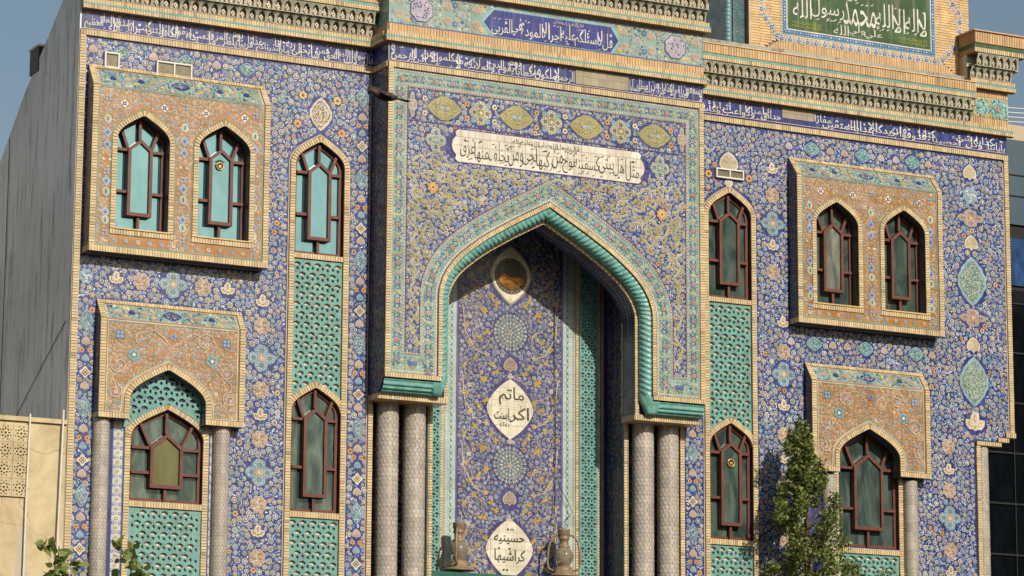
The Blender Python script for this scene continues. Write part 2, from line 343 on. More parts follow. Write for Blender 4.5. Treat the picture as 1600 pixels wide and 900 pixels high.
def in_poly(px, pz, poly):
    ins = np.zeros(len(px), bool); P = np.array(poly); Q = np.roll(P, -1, 0); dm = np.full(len(px), 1e9)
    for (x0, z0), (x1, z1) in zip(P, Q):
        c = (z0 > pz) != (z1 > pz)
        with np.errstate(divide='ignore', invalid='ignore'):
            xi = (x1-x0)*(pz-z0)/((z1-z0) if z1 != z0 else 1e-12)+x0
        ins ^= c & (px < xi)
        ex, ez = x1-x0, z1-z0; L2 = ex*ex+ez*ez+1e-12
        t = np.clip(((px-x0)*ex+(pz-z0)*ez)/L2, 0, 1)
        dm = np.minimum(dm, np.hypot(px-x0-t*ex, pz-z0-t*ez))
    return ins, dm
def darts(poly, classes, avoid=(), seed=1, mirror=None):
    """non-overlapping spots; classes = [(radius, tries per m2)]"""
    r_ = np.random.RandomState(seed); P = np.array(poly); lo, hi = P.min(0), P.max(0)
    cell = .08; grid = {}; out = []
    def put(x, z, r): grid.setdefault((int(x//cell), int(z//cell)), []).append((x, z, r))
    big = list(avoid)
    for r, dens in classes:
        n = int((hi[0]-lo[0])*(hi[1]-lo[1])*dens)
        if n < 1: continue
        X = r_.uniform(lo[0], hi[0], n); Z = r_.uniform(lo[1], hi[1], n)
        ins, dm = in_poly(X, Z, poly); ok = ins & (dm > r*.55)
        for av in big: ok &= np.hypot((X-av[0])/(av[2]+r*.6), (Z-av[1])/((av[3] if len(av) > 3 else av[2])+r*.6)) > 1
        if mirror is not None: ok &= X <= mirror
        for x, z in zip(X[ok].tolist(), Z[ok].tolist()):
            gx, gz = int(x//cell), int(z//cell); good = True
            k = 2 if r > .045 else 1
            for i in range(-k, k+1):
                for j in range(-k, k+1):
                    for (a, b, q) in grid.get((gx+i, gz+j), ()):
                        if (a-x)**2+(b-z)**2 < (.99*(r+q))**2: good = False; break
                    if not good: break
                if not good: break
            if good:
                put(x, z, r); out.append((x, z, r))
                if mirror is not None: out.append((2*mirror-x, z, r)); put(2*mirror-x, z, r)
    return out
THEME = {
 'navy': dict(out=[c3(232, 224, 200), c3(228, 228, 220), c3(176, 198, 216), c3(222, 206, 178)], inn=[c3(150, 120, 110), c3(150, 138, 92), c3(110, 146, 146), c3(96, 116, 150), c3(120, 124, 150), c3(128, 130, 96), c3(84, 120, 140), c3(96, 88, 130)], cen=[NAVY, CREAM, c3(220, 200, 140), BROWN], leaf=[c3(232, 236, 236), c3(170, 196, 218), c3(130, 164, 206), c3(120, 172, 188), c3(186, 176, 170), c3(150, 184, 176)], hot=[ORANGE, YEL, PINK], ph=.035),
 'orange': dict(out=[c3(232, 222, 196), c3(224, 206, 180), c3(170, 190, 190)], inn=[c3(130, 140, 160), c3(110, 120, 150), c3(130, 150, 140), c3(170, 130, 100), RUST], cen=[NAVY, RUST, MBLUE], leaf=[CREAM, LBLUE, TURQ, PALEP], hot=[CREAM], ph=.03),
 'turq': dict(out=[LBLUE, CREAM, MBLUE, PINK], inn=[NAVY, PINK, OLIVE, WHITE, CYAN], cen=[YEL, WHITE, NAVY], leaf=[CREAM, MBLUE, DTEAL, GOLD, PINK, NAVY], hot=[YEL], ph=.08),
 'niche': dict(out=[c3(160, 170, 186), c3(196, 196, 190), c3(150, 160, 176)], inn=[c3(110, 140, 146), c3(150, 130, 130), c3(90, 110, 150), c3(120, 130, 150)], cen=[WHITE, NAVY], leaf=[c3(140, 158, 184), c3(180, 186, 190), c3(110, 150, 150), GOLD], hot=[GOLD, PINK], ph=.05),
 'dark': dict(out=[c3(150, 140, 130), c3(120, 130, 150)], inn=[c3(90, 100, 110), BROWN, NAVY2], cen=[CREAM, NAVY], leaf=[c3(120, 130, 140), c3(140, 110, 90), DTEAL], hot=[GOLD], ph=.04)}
def flower(mb, x, z, r, th, h=.002, R=rng):
    T = THEME[th]; q = R.random(); rot = R.uniform(0, 6.28)
    if r > .027:
        if R.random() < T['ph']:
            c = R.choice(T['hot']); mb.wavy(x, z, r, var(c), h, 6, .25, rot); mb.disc(x, z, r*.4, var(BROWN if c != CREAM else RUST), h+.0025, 6)
        else:
            mb.wavy(x, z, r, var(R.choice(T['out'])), h, R.choice((5, 6, 8)), .16, rot)
            mb.disc(x, z, r*.74, var(R.choice(T['inn'])), h+.0025, 8, rot=rot); mb.disc(x, z, r*.40, var(R.choice(T['out'])), h+.0045, 7); mb.disc(x, z, r*.22, R.choice(T['cen']), h+.0065, 6)
    elif r > .018:
        if q < .5:
            mb.disc(x, z, r, var(R.choice(T['out'])), h, 7, rot=rot); mb.disc(x, z, r*.62, var(R.choice(T['inn'])), h+.0025, 6)
        else: mb.leaf(x, z, r*1.35, r*.7, rot, var(R.choice(T['leaf'])), h); mb.leaf(x, z, r*.6, r*.28, rot, var(R.choice(T['inn'])), h+.0025)
    else:
        mb.leaf(x, z, r*1.4, r*.62, rot, var(R.choice(T['leaf'])), h)
NAVYCL = [(.048, 80), (.037, 400), (.026, 800), (.017, 2400)]
def field(mb, poly, th='navy', avoid=(), seed=1, classes=NAVYCL, mirror=None, h=.002):
    if th == 'navy':
        for x, z, r in darts(poly, [(.045, 120), (.03, 300)], (), seed+500): mb.wavy(x, z, r, var(c3(44, 78, 160), .15), .0006, 5, .35, rng.uniform(0, 6))
        for x, z, r in darts(poly, [(.028, 160)], (), seed+700): mb.leaf(x, z, r*1.6, r*.5, rng.uniform(0, 6), var(c3(96, 70, 130), .15), .0008)
    for x, z, r in darts(poly, classes, avoid, seed, mirror): flower(mb, x, z, r, th, h)
# ---- medallions
def lace(mb, x, z, r, rz, cols, h, pitch=.034, shape='oval'):
    n = int(rz/pitch)+1; m = int(r/pitch)+1
    for j in range(-n, n+1):
        for i in range(-m, m+1):
            u = (i+(j % 2)*.5+rng.uniform(-.22, .22))*pitch; v = (j+rng.uniform(-.22, .22))*pitch*.9
            k = abs(u/r)+abs(v/rz)*.55 if shape == 'pointed' else math.hypot(u/r, v/rz)
            if shape == 'pointed': k = max(abs(u/r)/max(.02, (1-abs(v/rz)**1.6)), abs(v/rz))
            if k < .86:
                q = rng.random(); c = var(rng.choice(cols))
                if q < .5: mb.disc(x+u, z+v, pitch*.36, c, h, 6)
                else: mb.leaf(x+u, z+v, pitch*.46, pitch*.22, rng.uniform(0, 3.14), c, h)
def m_rosette(mb, x, z, r, base, cols, line=CREAM, petals=8, h=.007):
    mb.wavy(x, z, r*1.04, line, h, petals, .14); mb.wavy(x, z, r*.93, base, h+.0025, petals, .14)
    for i in range(petals*2):
        a = math.pi*(i+.5)/petals; mb.disc(x+r*.80*math.cos(a), z+r*.80*math.sin(a), r*.085, var(line), h+.005, 6)
    for i in range(petals*2):
        a = math.pi*i/petals; mb.leaf(x+r*.80*math.cos(a), z+r*.80*math.sin(a), r*.12, r*.04, a, mix(base, NAVY, .45), h+.0052)
    mb.ribbon([(x+r*.48*math.cos(q*.5236), z+r*.48*math.sin(q*.5236)) for q in range(12)], -r*.03, r*.03, mix(base, NAVY, .5), h+.0045, True)
    for k, rad in ((petals, .62), (petals, .32)):
        for i in range(k):
            a = 2*math.pi*(i+.5*(rad < .5))/k; mb.leaf(x+r*rad*math.cos(a), z+r*rad*math.sin(a), r*.17, r*.11, a, cols[i % len(cols)], h+.005)
    mb.disc(x, z, r*.18, cols[0], h+.005, 8); mb.disc(x, z, r*.09, base, h+.0075, 6)
def pointed_oval(x, z, rw, rh, n=16, wv=.04):
    R = [(x+rw*math.sin(t)**.95*(1 if True else 0), z-rh*math.cos(t)) for t in [math.pi*i/n for i in range(n+1)]]
    R = [(x+rw*(1-abs(math.cos(math.pi*i/n))**1.6)**.85, z-rh*math.cos(math.pi*i/n)) for i in range(n+1)]
    R = [(x+(a-x)*(1+wv*(1 if i % 2 else -1)*(0 < i < n)), b) for i, (a, b) in enumerate(R)]
    return R + [(2*x-a, b) for a, b in reversed(R[1:-1])]
def m_oval(mb, x, z, rw, rh, base, cols, line=CREAM, h=.007, pitch=.034, flip=False):
    P = pointed_oval(x, z, rw, rh) if not flip else [(x+(b-z), z+(a-x)) for a, b in pointed_oval(x, z, rh, rw)]
    mb.poly(P, line, h); mb.poly([(x+(a-x)*.9, z+(b-z)*.9) for a, b in P], base, h+.0025)
    dk = mix(base, NAVY, .55)
    for sc_, cc in ((.76, dk), (.50, mix(base, GOLD, .6)), (.26, dk)):
        mb.ribbon([(x+(a-x)*(sc_*(1+.07*(i % 2))), z+(b-z)*(sc_*(1+.07*(i % 2)))) for i, (a, b) in enumerate(P)], -.0045, .0045, cc, h+.0045, True)
    if flip: lace(mb, x, z, rw*.8, rh*.8, cols, h+.0085, pitch*.72)
    else: lace(mb, x, z, rw*.9, rh*.88, cols, h+.0085, pitch*.8, 'pointed')
def m_cross(mb, x, z, rw, rh, base, cols, line=TURQ, cen=PINK, h=.007):
    for dx, dz, a, b in ((0, rh*.55, rw*.48, rh*.46), (0, -rh*.55, rw*.48, rh*.46), (rw*.58, 0, rw*.42, rh*.42), (-rw*.58, 0, rw*.42, rh*.42)):
        mb.wavy(x+dx, z+dz, a*1.06, line, h, 5, .12, rz=b*1.06); mb.wavy(x+dx, z+dz, a*.90, mix(base, NAVY, .30), h+.0025, 5, .12, rz=b*.90)
        for i in range(8):
            t = i*.7854; mb.disc(x+dx+a*.58*math.cos(t), z+dz+b*.58*math.sin(t), min(a, b)*.19, var(mix(line, WHITE, .2), .15), h+.005, 6); mb.leaf(x+dx+a*.3*math.cos(t+.4), z+dz+b*.3*math.sin(t+.4), min(a, b)*.2, min(a, b)*.08, t, mix(base, NAVY, .5), h+.0052)
    mb.wavy(x, z, min(rw, rh)*.34, cen, h+.006, 6, .2); mb.disc(x, z, min(rw, rh)*.13, CREAM, h+.0085, 6)
def m_lotus(mb, x, z, r, base=CREAM, ink=BROWN, h=.007):
    mb.wavy(x, z+r*.45, r*.48, base, h, 5, .15, rz=r*.62)
    for s in (-1, 1):
        mb.leaf(x+s*r*.5, z-r*.1, r*.62, r*.40, math.pi/2-s*.9, base, h+.0012); mb.leaf(x+s*r*.5, z-r*.08, r*.34, r*.17, math.pi/2-s*.9, ink, h+.004)
        mb.leaf(x+s*r*.48, z-r*.1, r*.2, r*.09, math.pi/2-s*.9, base, h+.006)
    mb.leaf(x, z+r*.42, r*.34, r*.16, math.pi/2, ink, h+.004); mb.leaf(x, z+r*.42, r*.2, r*.08, math.pi/2, base, h+.006)
    mb.disc(x, z-r*.35, r*.3, base, h+.0008, 7); mb.disc(x, z-r*.3, r*.13, ink, h+.004, 6)
def m_heart(mb, x, z, r, base=CREAM, ink=GOLD, h=.007):
    P = [(0, 1), (.45, .72), (.85, .25), (.95, -.25), (.7, -.62), (.3, -.55), (0, -.85), (-.3, -.55), (-.7, -.62), (-.95, -.25), (-.85, .25), (-.45, .72)]
    mb.poly([(x+a*r, z+b*r) for a, b in P], base, h); mb.poly([(x+a*r*.8, z+b*r*.8) for a, b in P], ink, h+.0025)
    for i, (a, b) in enumerate(((0, .55), (.32, .22), (-.32, .22), (.52, -.2), (-.52, -.2), (.2, -.25), (-.2, -.25), (0, .05))): mb.disc(x+a*r, z+b*r, abs(r)*.15, base, h+.005, 6); mb.disc(x+a*r, z+b*r, abs(r)*.06, mix(ink, NAVY, .6), h+.007, 5)
def m_diamond(mb, x, z, r, base=CREAM, ink=NAVY, h=.007):
    mb.wavy(x, z, r*1.1, base, h, 4, .38, rot=math.pi/4); mb.poly([(x+r, z), (x, z+r), (x-r, z), (x, z-r)], base, h+.001)
    mb.poly([(x+r*.66, z), (x, z+r*.66), (x-r*.66, z), (x, z-r*.66)], ink, h+.004)
    for a, b in ((.3, 0), (-.3, 0), (0, .3), (0, -.3)): mb.disc(x+a*r, z+b*r, r*.16, base, h+.006, 5)
def dotted(mb, path, a, b, col=CREAM, dots=(NAVY, c3(170, 60, 60)), h=.004, closed=False, pitch=.05):
    mb.ribbon(path, a, b, col, h, closed); mid = offs(path, (a+b)/2, closed); w = abs(b-a)*.27
    for i, (x, z, t) in enumerate(along(mid, pitch, closed)): mb.leaf(x, z, w*1.3, w, t, dots[i % len(dots)], h+.003)
def border_run(mb, path, w, pitch=.145, h=.005, closed=False):
    """flowers threaded along a turquoise border"""
    for i, (x, z, t) in enumerate(along(path, pitch, closed)):
        if i % 2 == 0:
            mb.wavy(x, z, w*.34, var(MBLUE), h, 8, .38); mb.disc(x, z, w*.20, var(PINK if i % 4 == 0 else ORANGE), h+.0025, 7); mb.disc(x, z, w*.08, BROWN, h+.005, 5)
        else:
            mb.wavy(x, z, w*.17, var(c3(206, 196, 150)), h, 5, .2); mb.disc(x, z, w*.08, var(GOLD), h+.0025, 5)
        for s in (-1, 1):
            for d in (-1, 1):
                mb.leaf(x+math.cos(t)*pitch*.5*d*.8-math.sin(t)*w*.22*s, z+math.sin(t)*pitch*.5*d*.8+math.cos(t)*w*.22*s, w*.14, w*.055, t+s*d*.7, var(c3(70, 110, 160) if d > 0 else DTEAL), h)
def spiral(mb, x, z, r0_, turns, ang, sgn, w, col, h, line=None, r1=.02):
    n = int(26*turns)+6; P = []
    for i in range(n+1):
        t = i/n; r = r0_+(r1-r0_)*t**.9; a = ang+sgn*t*turns*2*math.pi; P.append((x+r*math.cos(a), z+r*math.sin(a)))
    if line: mb.ribbon(P, -w*.5-.006, w*.5+.006, line, h-.002)
    mb.ribbon(P, -w/2, w/2, col, h)
    return P
def strip_run(mb, x, hw, z0, z1, zref, period=1.27):
    """the repeating medallion strip beside the openings; zref = centre of one pale-blue medallion"""
    k0 = math.floor((z0-zref)/period)-1; out = []
    for k in range(k0, k0+int((z1-z0)/period)+4):
        zc = zref+k*period
        for dz, fn, rv in ((0, 'oval', .17), (-.31, 'pink', .08), (-.44, 'yel', .05), (-.56, 'bud', .07), (-.76, 'dia', .10), (.31, 'pink', .08)):
            z = zc+dz
            if not (z0+rv < z < z1-rv): continue
            out.append((x, z, min(hw*.75, .13), rv))
            if fn == 'oval': m_oval(mb, x, z, min(.115, hw*.85), .165, CYAN, [WHITE, LBLUE, MBLUE], LBLUE)
            if fn == 'pink': m_heart(mb, x, z, .075, PALEP, PINK)
            if fn == 'yel':
                for s in (-1, 1): mb.wavy(x+s*hw*.5, z, .042, ORANGE, .007, 6, .25); mb.disc(x+s*hw*.5, z, .016, BROWN, .0095, 5)
            if fn == 'bud': m_heart(mb, x, z, .062, LBLUE, CYAN)
            if fn == 'dia': m_diamond(mb, x, z, .085, CREAM, c3(120, 110, 70))
    return out

# ------------------------------------------------------------------ arabic lettering
FORMS = {}
for cp in list(range(0xFE80, 0xFEFD)):
    d = unicodedata.decomposition(chr(cp)).split()
    if len(d) == 2: FORMS.setdefault(chr(int(d[1], 16)), {})[d[0]] = chr(cp)
    elif len(d) == 3: FORMS.setdefault(chr(int(d[1], 16))+chr(int(d[2], 16)), {})[d[0]] = chr(cp)
def shape(word):
    out = []; i = 0; prev = False
    while i < len(word):
        two = word[i:i+2]; key = two if len(two) == 2 and two in FORMS else word[i]
        f = FORMS.get(key)
        if not f: out.append(word[i]); prev = False; i += 1; continue
        nxt = word[i+len(key):i+len(key)+1]; nf = FORMS.get(nxt)
        joins_next = ('<initial>' in f) and nf is not None and ('<final>' in nf or '<medial>' in nf)
        if prev and joins_next: g = f.get('<medial>', f.get('<final>'))
        elif prev: g = f.get('<final>', f.get('<isolated>'))
        elif joins_next: g = f['<initial>']
        else: g = f.get('<isolated>')
        out.append(g); prev = joins_next; i += len(key)
    return ''.join(reversed(out))
_tc = {}
def glyphs(txt, bold=.012, arabic=True):
    """flat outline of a word as (points, faces), unit em"""
    k = (txt, bold)
    if k in _tc: return _tc[k]
    c = bpy.data.curves.new('t', 'FONT'); c.body = shape(txt) if arabic else txt; c.resolution_u = 3; c.offset = bold
    o = bpy.data.objects.new('t', c); COL.objects.link(o); bpy.context.view_layer.update()
    me = bpy.data.meshes.new_from_object(o.evaluated_get(bpy.context.evaluated_depsgraph_get()))
    P = [(v.co.x, v.co.y) for v in me.vertices]; F = [tuple(p.vertices) for p in me.polygons]
    bpy.data.objects.remove(o); bpy.data.curves.remove(c); bpy.data.meshes.remove(me)
    _tc[k] = (P, F); return P, F
def word(mb, txt, x0, x1, z0, z1, col, h, tall=1.0, bold=.012, knee=.42):
    """one word stretched into a box; 'tall' lengthens the upright strokes"""
    P, F = glyphs(txt, bold)
    if not P: return
    g = lambda y: y if y < knee else knee+(y-knee)*tall
    Q = [(x, g(y)) for x, y in P]; a = np.array(Q); lo, hi = a.min(0), a.max(0)
    sx = (x1-x0)/max(1e-6, hi[0]-lo[0]); sz = (z1-z0)/max(1e-6, hi[1]-lo[1]); hh = h+mb.jit()
    mb.add([mb.map(x0+(x-lo[0])*sx, z0+(z-lo[1])*sz, hh) for x, z in Q], F, col)
def wlen(t): 
    P, F = glyphs(t); return (max(p[0] for p in P)-min(p[0] for p in P)) if P else .1
def line_text(mb, words, x0, x1, z0, z1, col, h, tall=1.8, stagger=.3, over=.12, bold=.012, marks=True):
    """run of words right to left, in two overlapping tiers"""
    Ls = [wlen(w)+.10 for w in words]; tot = sum(Ls); H = z1-z0; x = x1
    for i, w in enumerate(words):
        L = Ls[i]/tot*(x1-x0); lift = stagger*H*(i % 2)
        word(mb, w, max(x0, x-L*(1+over*.5)), min(x1, x+L*over*.5), z0+lift, z1-(stagger*H*.75-lift*.75), col, h, tall, bold)
        if marks:
            for k in range(max(1, int(L/.09))):
                mx = x-rng.uniform(.1, .9)*L; mz = z0+H*(rng.uniform(.0, .12) if i % 2 else rng.uniform(.82, .96))
                mb.leaf(mx, mz, H*.085, H*.018, .45, col, h)
        x -= L

# ================================================================== ground and setting
def plane(name, x0, x1, y0, y1, z, mat, kind='structure', thick=None):
    mb = MB()
    if thick: mb.box(x0, x1, y0, y1, z-thick, z, (.5, .5, .5))
    else: mb.add([(x0, y0, z), (x1, y0, z), (x1, y1, z), (x0, y1, z)], [(0, 1, 2, 3)], (.5, .5, .5))
    return mb.build(name, mat, kind=kind)
plane('ground', -600, 600, -600, 600, GZ-.13, M_GROUND)
plane('pavement', -40, 40, -9, 0.0, GZ, M_GROUND, thick=.12)
plane('road', -300, 300, -24, -9.2, GZ-.126, M_ASPH)

# ================================================================== the tiled building
B = empty('shrine_building', (0, 0, GZ), 'two-storey building faced in blue floral tiles with a tall pointed entrance arch', 'building')
XL, XR = -7.46, 9.13; PL, PR = -2.74, 2.80; PC = .03; FY = -.54; LY = -.35
def rectp(x0, z0, x1, z1): return [(x0, z0), (x1, z0), (x1, z1), (x0, z1)]
# --- front wall, left and right of the portal
TC = 3.60; THW = .40
def tallhole(c): return arch(c, THW, -6.5, 5.22, 5.60)
def wall(side):
    m = MB(front(0))
    if side < 0:
        outer = [(XL, GZ), (PL+.03, GZ), (PL+.03, 7.16), (XL, 7.16)]
        holes = [tallhole(-TC), rectp(-7.1, 3.8, -4.7, 5.7), arch(-5.94, .56, 0, .93, 1.34), rectp(-6.5, -6.5, -5.38, -.09)]
    else:
        outer = [(2.66, GZ), (8.42, GZ), (8.42, 1.86), (8.80, 1.86), (8.80, 1.95), (8.96, 1.95), (8.96, 2.05), (XR, 2.05), (XR, 7.16), (2.66, 7.16)]
        holes = [tallhole(TC), rectp(4.85, 3.8, 7.45, 5.7), arch(6.2, .58, 0.02, 1.42, 1.90), rectp(5.62, -6.5, 6.78, -.09)]
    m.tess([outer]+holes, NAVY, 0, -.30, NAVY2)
    return m.build('front_wall', M_TILE, B)
WL = wall(-1); WR = wall(1)

# --- left wall tile field
t = MB(front(0)); av = []
a = strip_run(t, -7.22, .12, -1.2, 2.86, .02); av += a
a = strip_run(t, -2.91, .12, -1.2, 6.7, .03); av += a
# medallion column beside the tall strip
def med_column(t, x, zs):
    out = []
    for z, k in zs:
        if k == 'p': m_rosette(t, x, z, .135, PINK, [PALEP, RUST, CREAM], PALEP, 8); out.append((x, z, .14))
        if k == 'x': m_cross(t, x, z, .22, .20, TURQ, [WHITE, DTEAL, CYAN], LBLUE, PINK); out.append((x, z, .22))
        if k == 'l': m_lotus(t, x, z, .115); out.append((x, z, .12))
        if k == 'b': m_rosette(t, x, z, .115, LBLUE, [WHITE, MBLUE, TURQ], LBLUE, 8); out.append((x, z, .12))
    return out
av += med_column(t, -4.49, [(3.07, 'l'), (2.71, 'p'), (2.23, 'x'), (1.75, 'p'), (1.37, 'l'), (1.02, 'p'), (.53, 'x'), (.06, 'p'), (-.35, 'l'), (-.72, 'p')])
for x, k in ((-7.25, 'b'), (-6.79, 'l'), (-6.40, 'p'), (-5.91, 'x'), (-5.44, 'p'), (-5.05, 'l')): av += med_column(t, x, [(3.20, k)])
for x in (-7.25, -6.81, -6.31, -5.80, -5.31, -4.82):
    if abs(x+6.81) < .1 or abs(x+5.8) < .1 or abs(x+4.82) < .1: m_oval(t, x, 6.58, .125, .105, c3(90, 170, 165), [WHITE, DTEAL], LBLUE, flip=False); av.append((x, 6.58, .13))
    else: m_heart(t, x, 6.58, .075, PALEP, PINK); av.append((x, 6.58, .08))
m_oval(t, -3.60, 6.04, .19, .26, CREAM, [c3(130, 120, 170), c3(120, 100, 60), CREAM], CREAM, pitch=.045); av.append((-3.6, 6.04, .2, .27))
for x, z in ((-4.25, 6.2), (-3.1, 6.35)): m_rosette(t, x, z, .07, TURQ, [DTEAL, WHITE], LBLUE, 6); av.append((x, z, .08))
for x, z in ((-3.9, 6.3), (-3.33, 6.28), (-3.98, 5.85), (-3.25, 5.78)): t.wavy(x, z, .07, ORANGE if z < 6 else YEL, .007, 7, .2); t.disc(x, z, .025, BROWN, .0095, 6); av.append((x, z, .075))
vents = [(-7.08, -6.85, 6.32, 6.56), (-6.27, -5.71, 6.29, 6.53), (3.34, 3.86, 5.83, 5.99)]
for v in vents: av.append(((v[0]+v[1])/2, (v[2]+v[3])/2, (v[1]-v[0])*.6, .14))
LW = [(-7.36, -1.3), (-7.08, -1.3), (-7.08, 2.88), (-4.78, 2.88), (-4.78, -1.3), (-4.12, -1.3), (-4.12, 5.0), (-3.95, 5.45), (-3.60, 5.78), (-3.25, 5.45), (-3.08, 5.0), (-3.08, -1.3), (-2.76, -1.3),
      (-2.76, 6.74), (-7.36, 6.74), (-7.36, 3.4), (-7.36, 3.3)]
field(t, [(-7.36, -1.3), (-7.08, -1.3), (-7.08, 2.88), (-7.36, 2.88)], 'navy', av, 11)
field(t, [(-4.98, -1.3), (-4.12, -1.3), (-4.12, 3.5), (-4.5, 3.5), (-7.36, 3.5), (-7.36, 2.9), (-4.78, 2.9), (-4.78, 1.2), (-4.98, 1.2)], 'navy', av, 12)
field(t, [(-4.50, 3.5), (-4.12, 3.5), (-4.12, 5.30), (-3.97, 5.55), (-3.60, 5.78), (-3.23, 5.55), (-3.08, 5.30), (-3.08, -1.3), (-2.77, -1.3), (-2.77, 6.74), (-7.36, 6.74), (-7.36, 6.36), (-4.50, 6.36)], 'navy', av, 13)
field(t, [(-7.35, 3.5), (-7.33, 3.5), (-7.33, 6.4), (-7.35, 6.4)], 'navy', [], 14, [(.0155, 4000)])
t.build('floral_tilework', M_TILE, WL)
# --- right wall tile field
t = MB(front(0)); av = []
av += strip_run(t, 2.89, .11, -1.2, 6.0, .05)
av += med_column(t, 4.42, [(6.08, 'l'), (5.65, 'p'), (5.18, 'x'), (4.81, 'l'), (4.38, 'p')])
av += med_column(t, 4.60, [(3.56, 'l'), (3.09, 'p'), (2.72, 'x'), (2.20, 'l'), (1.74, 'p'), (1.35, 'l'), (.99, 'p'), (.53, 'x'), (.04, 'p'), (-.32, 'l'), (-.7, 'p')])
av += med_column(t, 7.79, [(1.77, 'p'), (1.38, 'l'), (1.05, 'p'), (.59, 'x'), (.06, 'p'), (-.31, 'l'), (-.7, 'p')])
for x in (5.19, 6.19, 7.18):
    for z in (6.51, 3.27): m_oval(t, x, z, .15, .12, c3(110, 190, 190), [WHITE, DTEAL, CYAN], LBLUE); av.append((x, z, .15))
for x in (4.75, 5.55, 5.83, 6.55, 6.85, 7.5):
    for z in (6.51, 3.27): m_heart(t, x, z, .075, PALEP, PINK if (x*7) % 2 < 1 else c3(200, 190, 200)); av.append((x, z, .08))
X8 = 8.34
for z, k in ((6.46, 'h'), (6.07, 'b'), (5.68, 'q'), (5.25, 'h'), (4.60, 'O'), (3.98, 'q'), (3.51, 'h'), (2.90, 'O'), (2.20, 'w')):
    if k == 'h': m_heart(t, X8, z, .15, CREAM, c3(200, 180, 140)); av.append((X8, z, .15))
    if k == 'b': m_rosette(t, X8, z, .155, LBLUE, [WHITE, TURQ, CYAN], LBLUE, 8); av.append((X8, z, .16))
    if k == 'q': m_cross(t, X8, z, .27, .15, PINK, [RUST, CREAM, PALEP], PALEP, ORANGE); av.append((X8, z, .27, .16))
    if k == 'O': m_oval(t, X8, z, .30, .42, TURQ, [WHITE, DTEAL, CREAM, CYAN, OLIVE], LBLUE, pitch=.038); av.append((X8, z, .30, .42))
    if k == 'w': m_lotus(t, X8, z, .2, CREAM, PINK); av.append((X8, z, .24, .18))
for z in (4.08, 3.1, 3.9): t.disc(X8, z, .03, PALEP, .006, 6)
for v in vents[2:]: av.append(((v[0]+v[1])/2, (v[2]+v[3])/2, .34, .14))
m_heart(t, 3.60, 6.10, .19, CREAM, c3(190, 176, 140)); m_heart(t, 3.6, 5.76, -.08, CREAM, CREAM); av.append((3.6, 6.08, .2))
for x in (3.22, 3.98): t.wavy(x, 5.88, .07, ORANGE, .007, 7, .2); t.disc(x, 5.88, .025, BROWN, .0095, 6); av.append((x, 5.88, .075))
field(t, [(2.77, -1.3), (3.08, -1.3), (3.08, 5.30), (3.23, 5.55), (3.60, 5.78), (3.97, 5.55), (4.12, 5.30), (4.12, -1.3), (4.98, -1.3), (4.98, 2.95), (4.72, 2.95), (4.72, 6.3), (9.02, 6.3), (9.02, 6.72), (2.77, 6.72)], 'navy', av, 21)
field(t, [(4.72, 2.96), (7.32, 2.96), (7.32, 1.2), (7.12, 1.2), (7.12, -1.3), (8.30, -1.3), (8.30, 1.93), (8.80, 1.93), (8.80, 2.0), (8.97, 2.02), (9.02, 2.10), (9.02, 6.3), (7.6, 6.3), (7.6, 3.52), (4.72, 3.52)], 'navy', av, 22)
t.build('floral_tilework', M_TILE, WR)

# --- brick trims
def trims():
    for side, parent in ((-1, WL), (1, WR)):
        m = MB(front(0))
        if side < 0:
            bricks(m, [(XL+.045, GZ+3), (XL+.045, 6.78)], -.045, .045, 0, .03)
            bricks(m, [(XL, 6.82), (PL, 6.82)], -.045, .045, 0, .035)
            m.ribbon([(XL+.10, -1.3), (XL+.10, 6.77)], -.008, .008, PALEP, .004); m.ribbon([(-2.77, -1.3), (-2.77, 6.77)], -.008, .008, PINK, .004)
        else:
            bricks(m, [(XR-.045, 2.05), (XR-.045, 6.78)], -.045, .045, 0, .03)
            bricks(m, [(PR, 6.80), (XR, 6.80)], -.045, .045, 0, .035)
            bricks(m, [(8.38, -3), (8.38, 1.88)], -.04, .04, 0, .03)
            bricks(m, [(8.34, 1.87), (8.84, 1.87)], -.035, .035, -.05, .05); bricks(m, [(8.78, 1.95), (9.0, 1.95)], -.035, .04, -.05, .05); bricks(m, [(8.94, 2.04), (9.14, 2.04)], -.04, .05, -.05, .05)
            m.ribbon([(XR-.10, 2.1), (XR-.10, 6.7)], -.008, .008, PALEP, .004)
        c = TC*side
        top = arch(c, THW, -3, 5.23, 5.61)
        bricks(m, top, 0, .085, -.03, .03)
        m.ribbon(top, .09, .105, PALEP, .004)
        bricks(m, [(c-THW, 3.83), (c+THW, 3.83)], -.035, .045, -.05, .02)
        bricks(m, [(c-THW, -.045), (c+THW, -.045)], -.045, .045, -.05, .02)
        bricks(m, arch(c, THW-.005, 1.50, 1.50, 1.86), 0, .09, -.05, .02)
        m.build('brick_border', M_BRICK, parent)
trims()

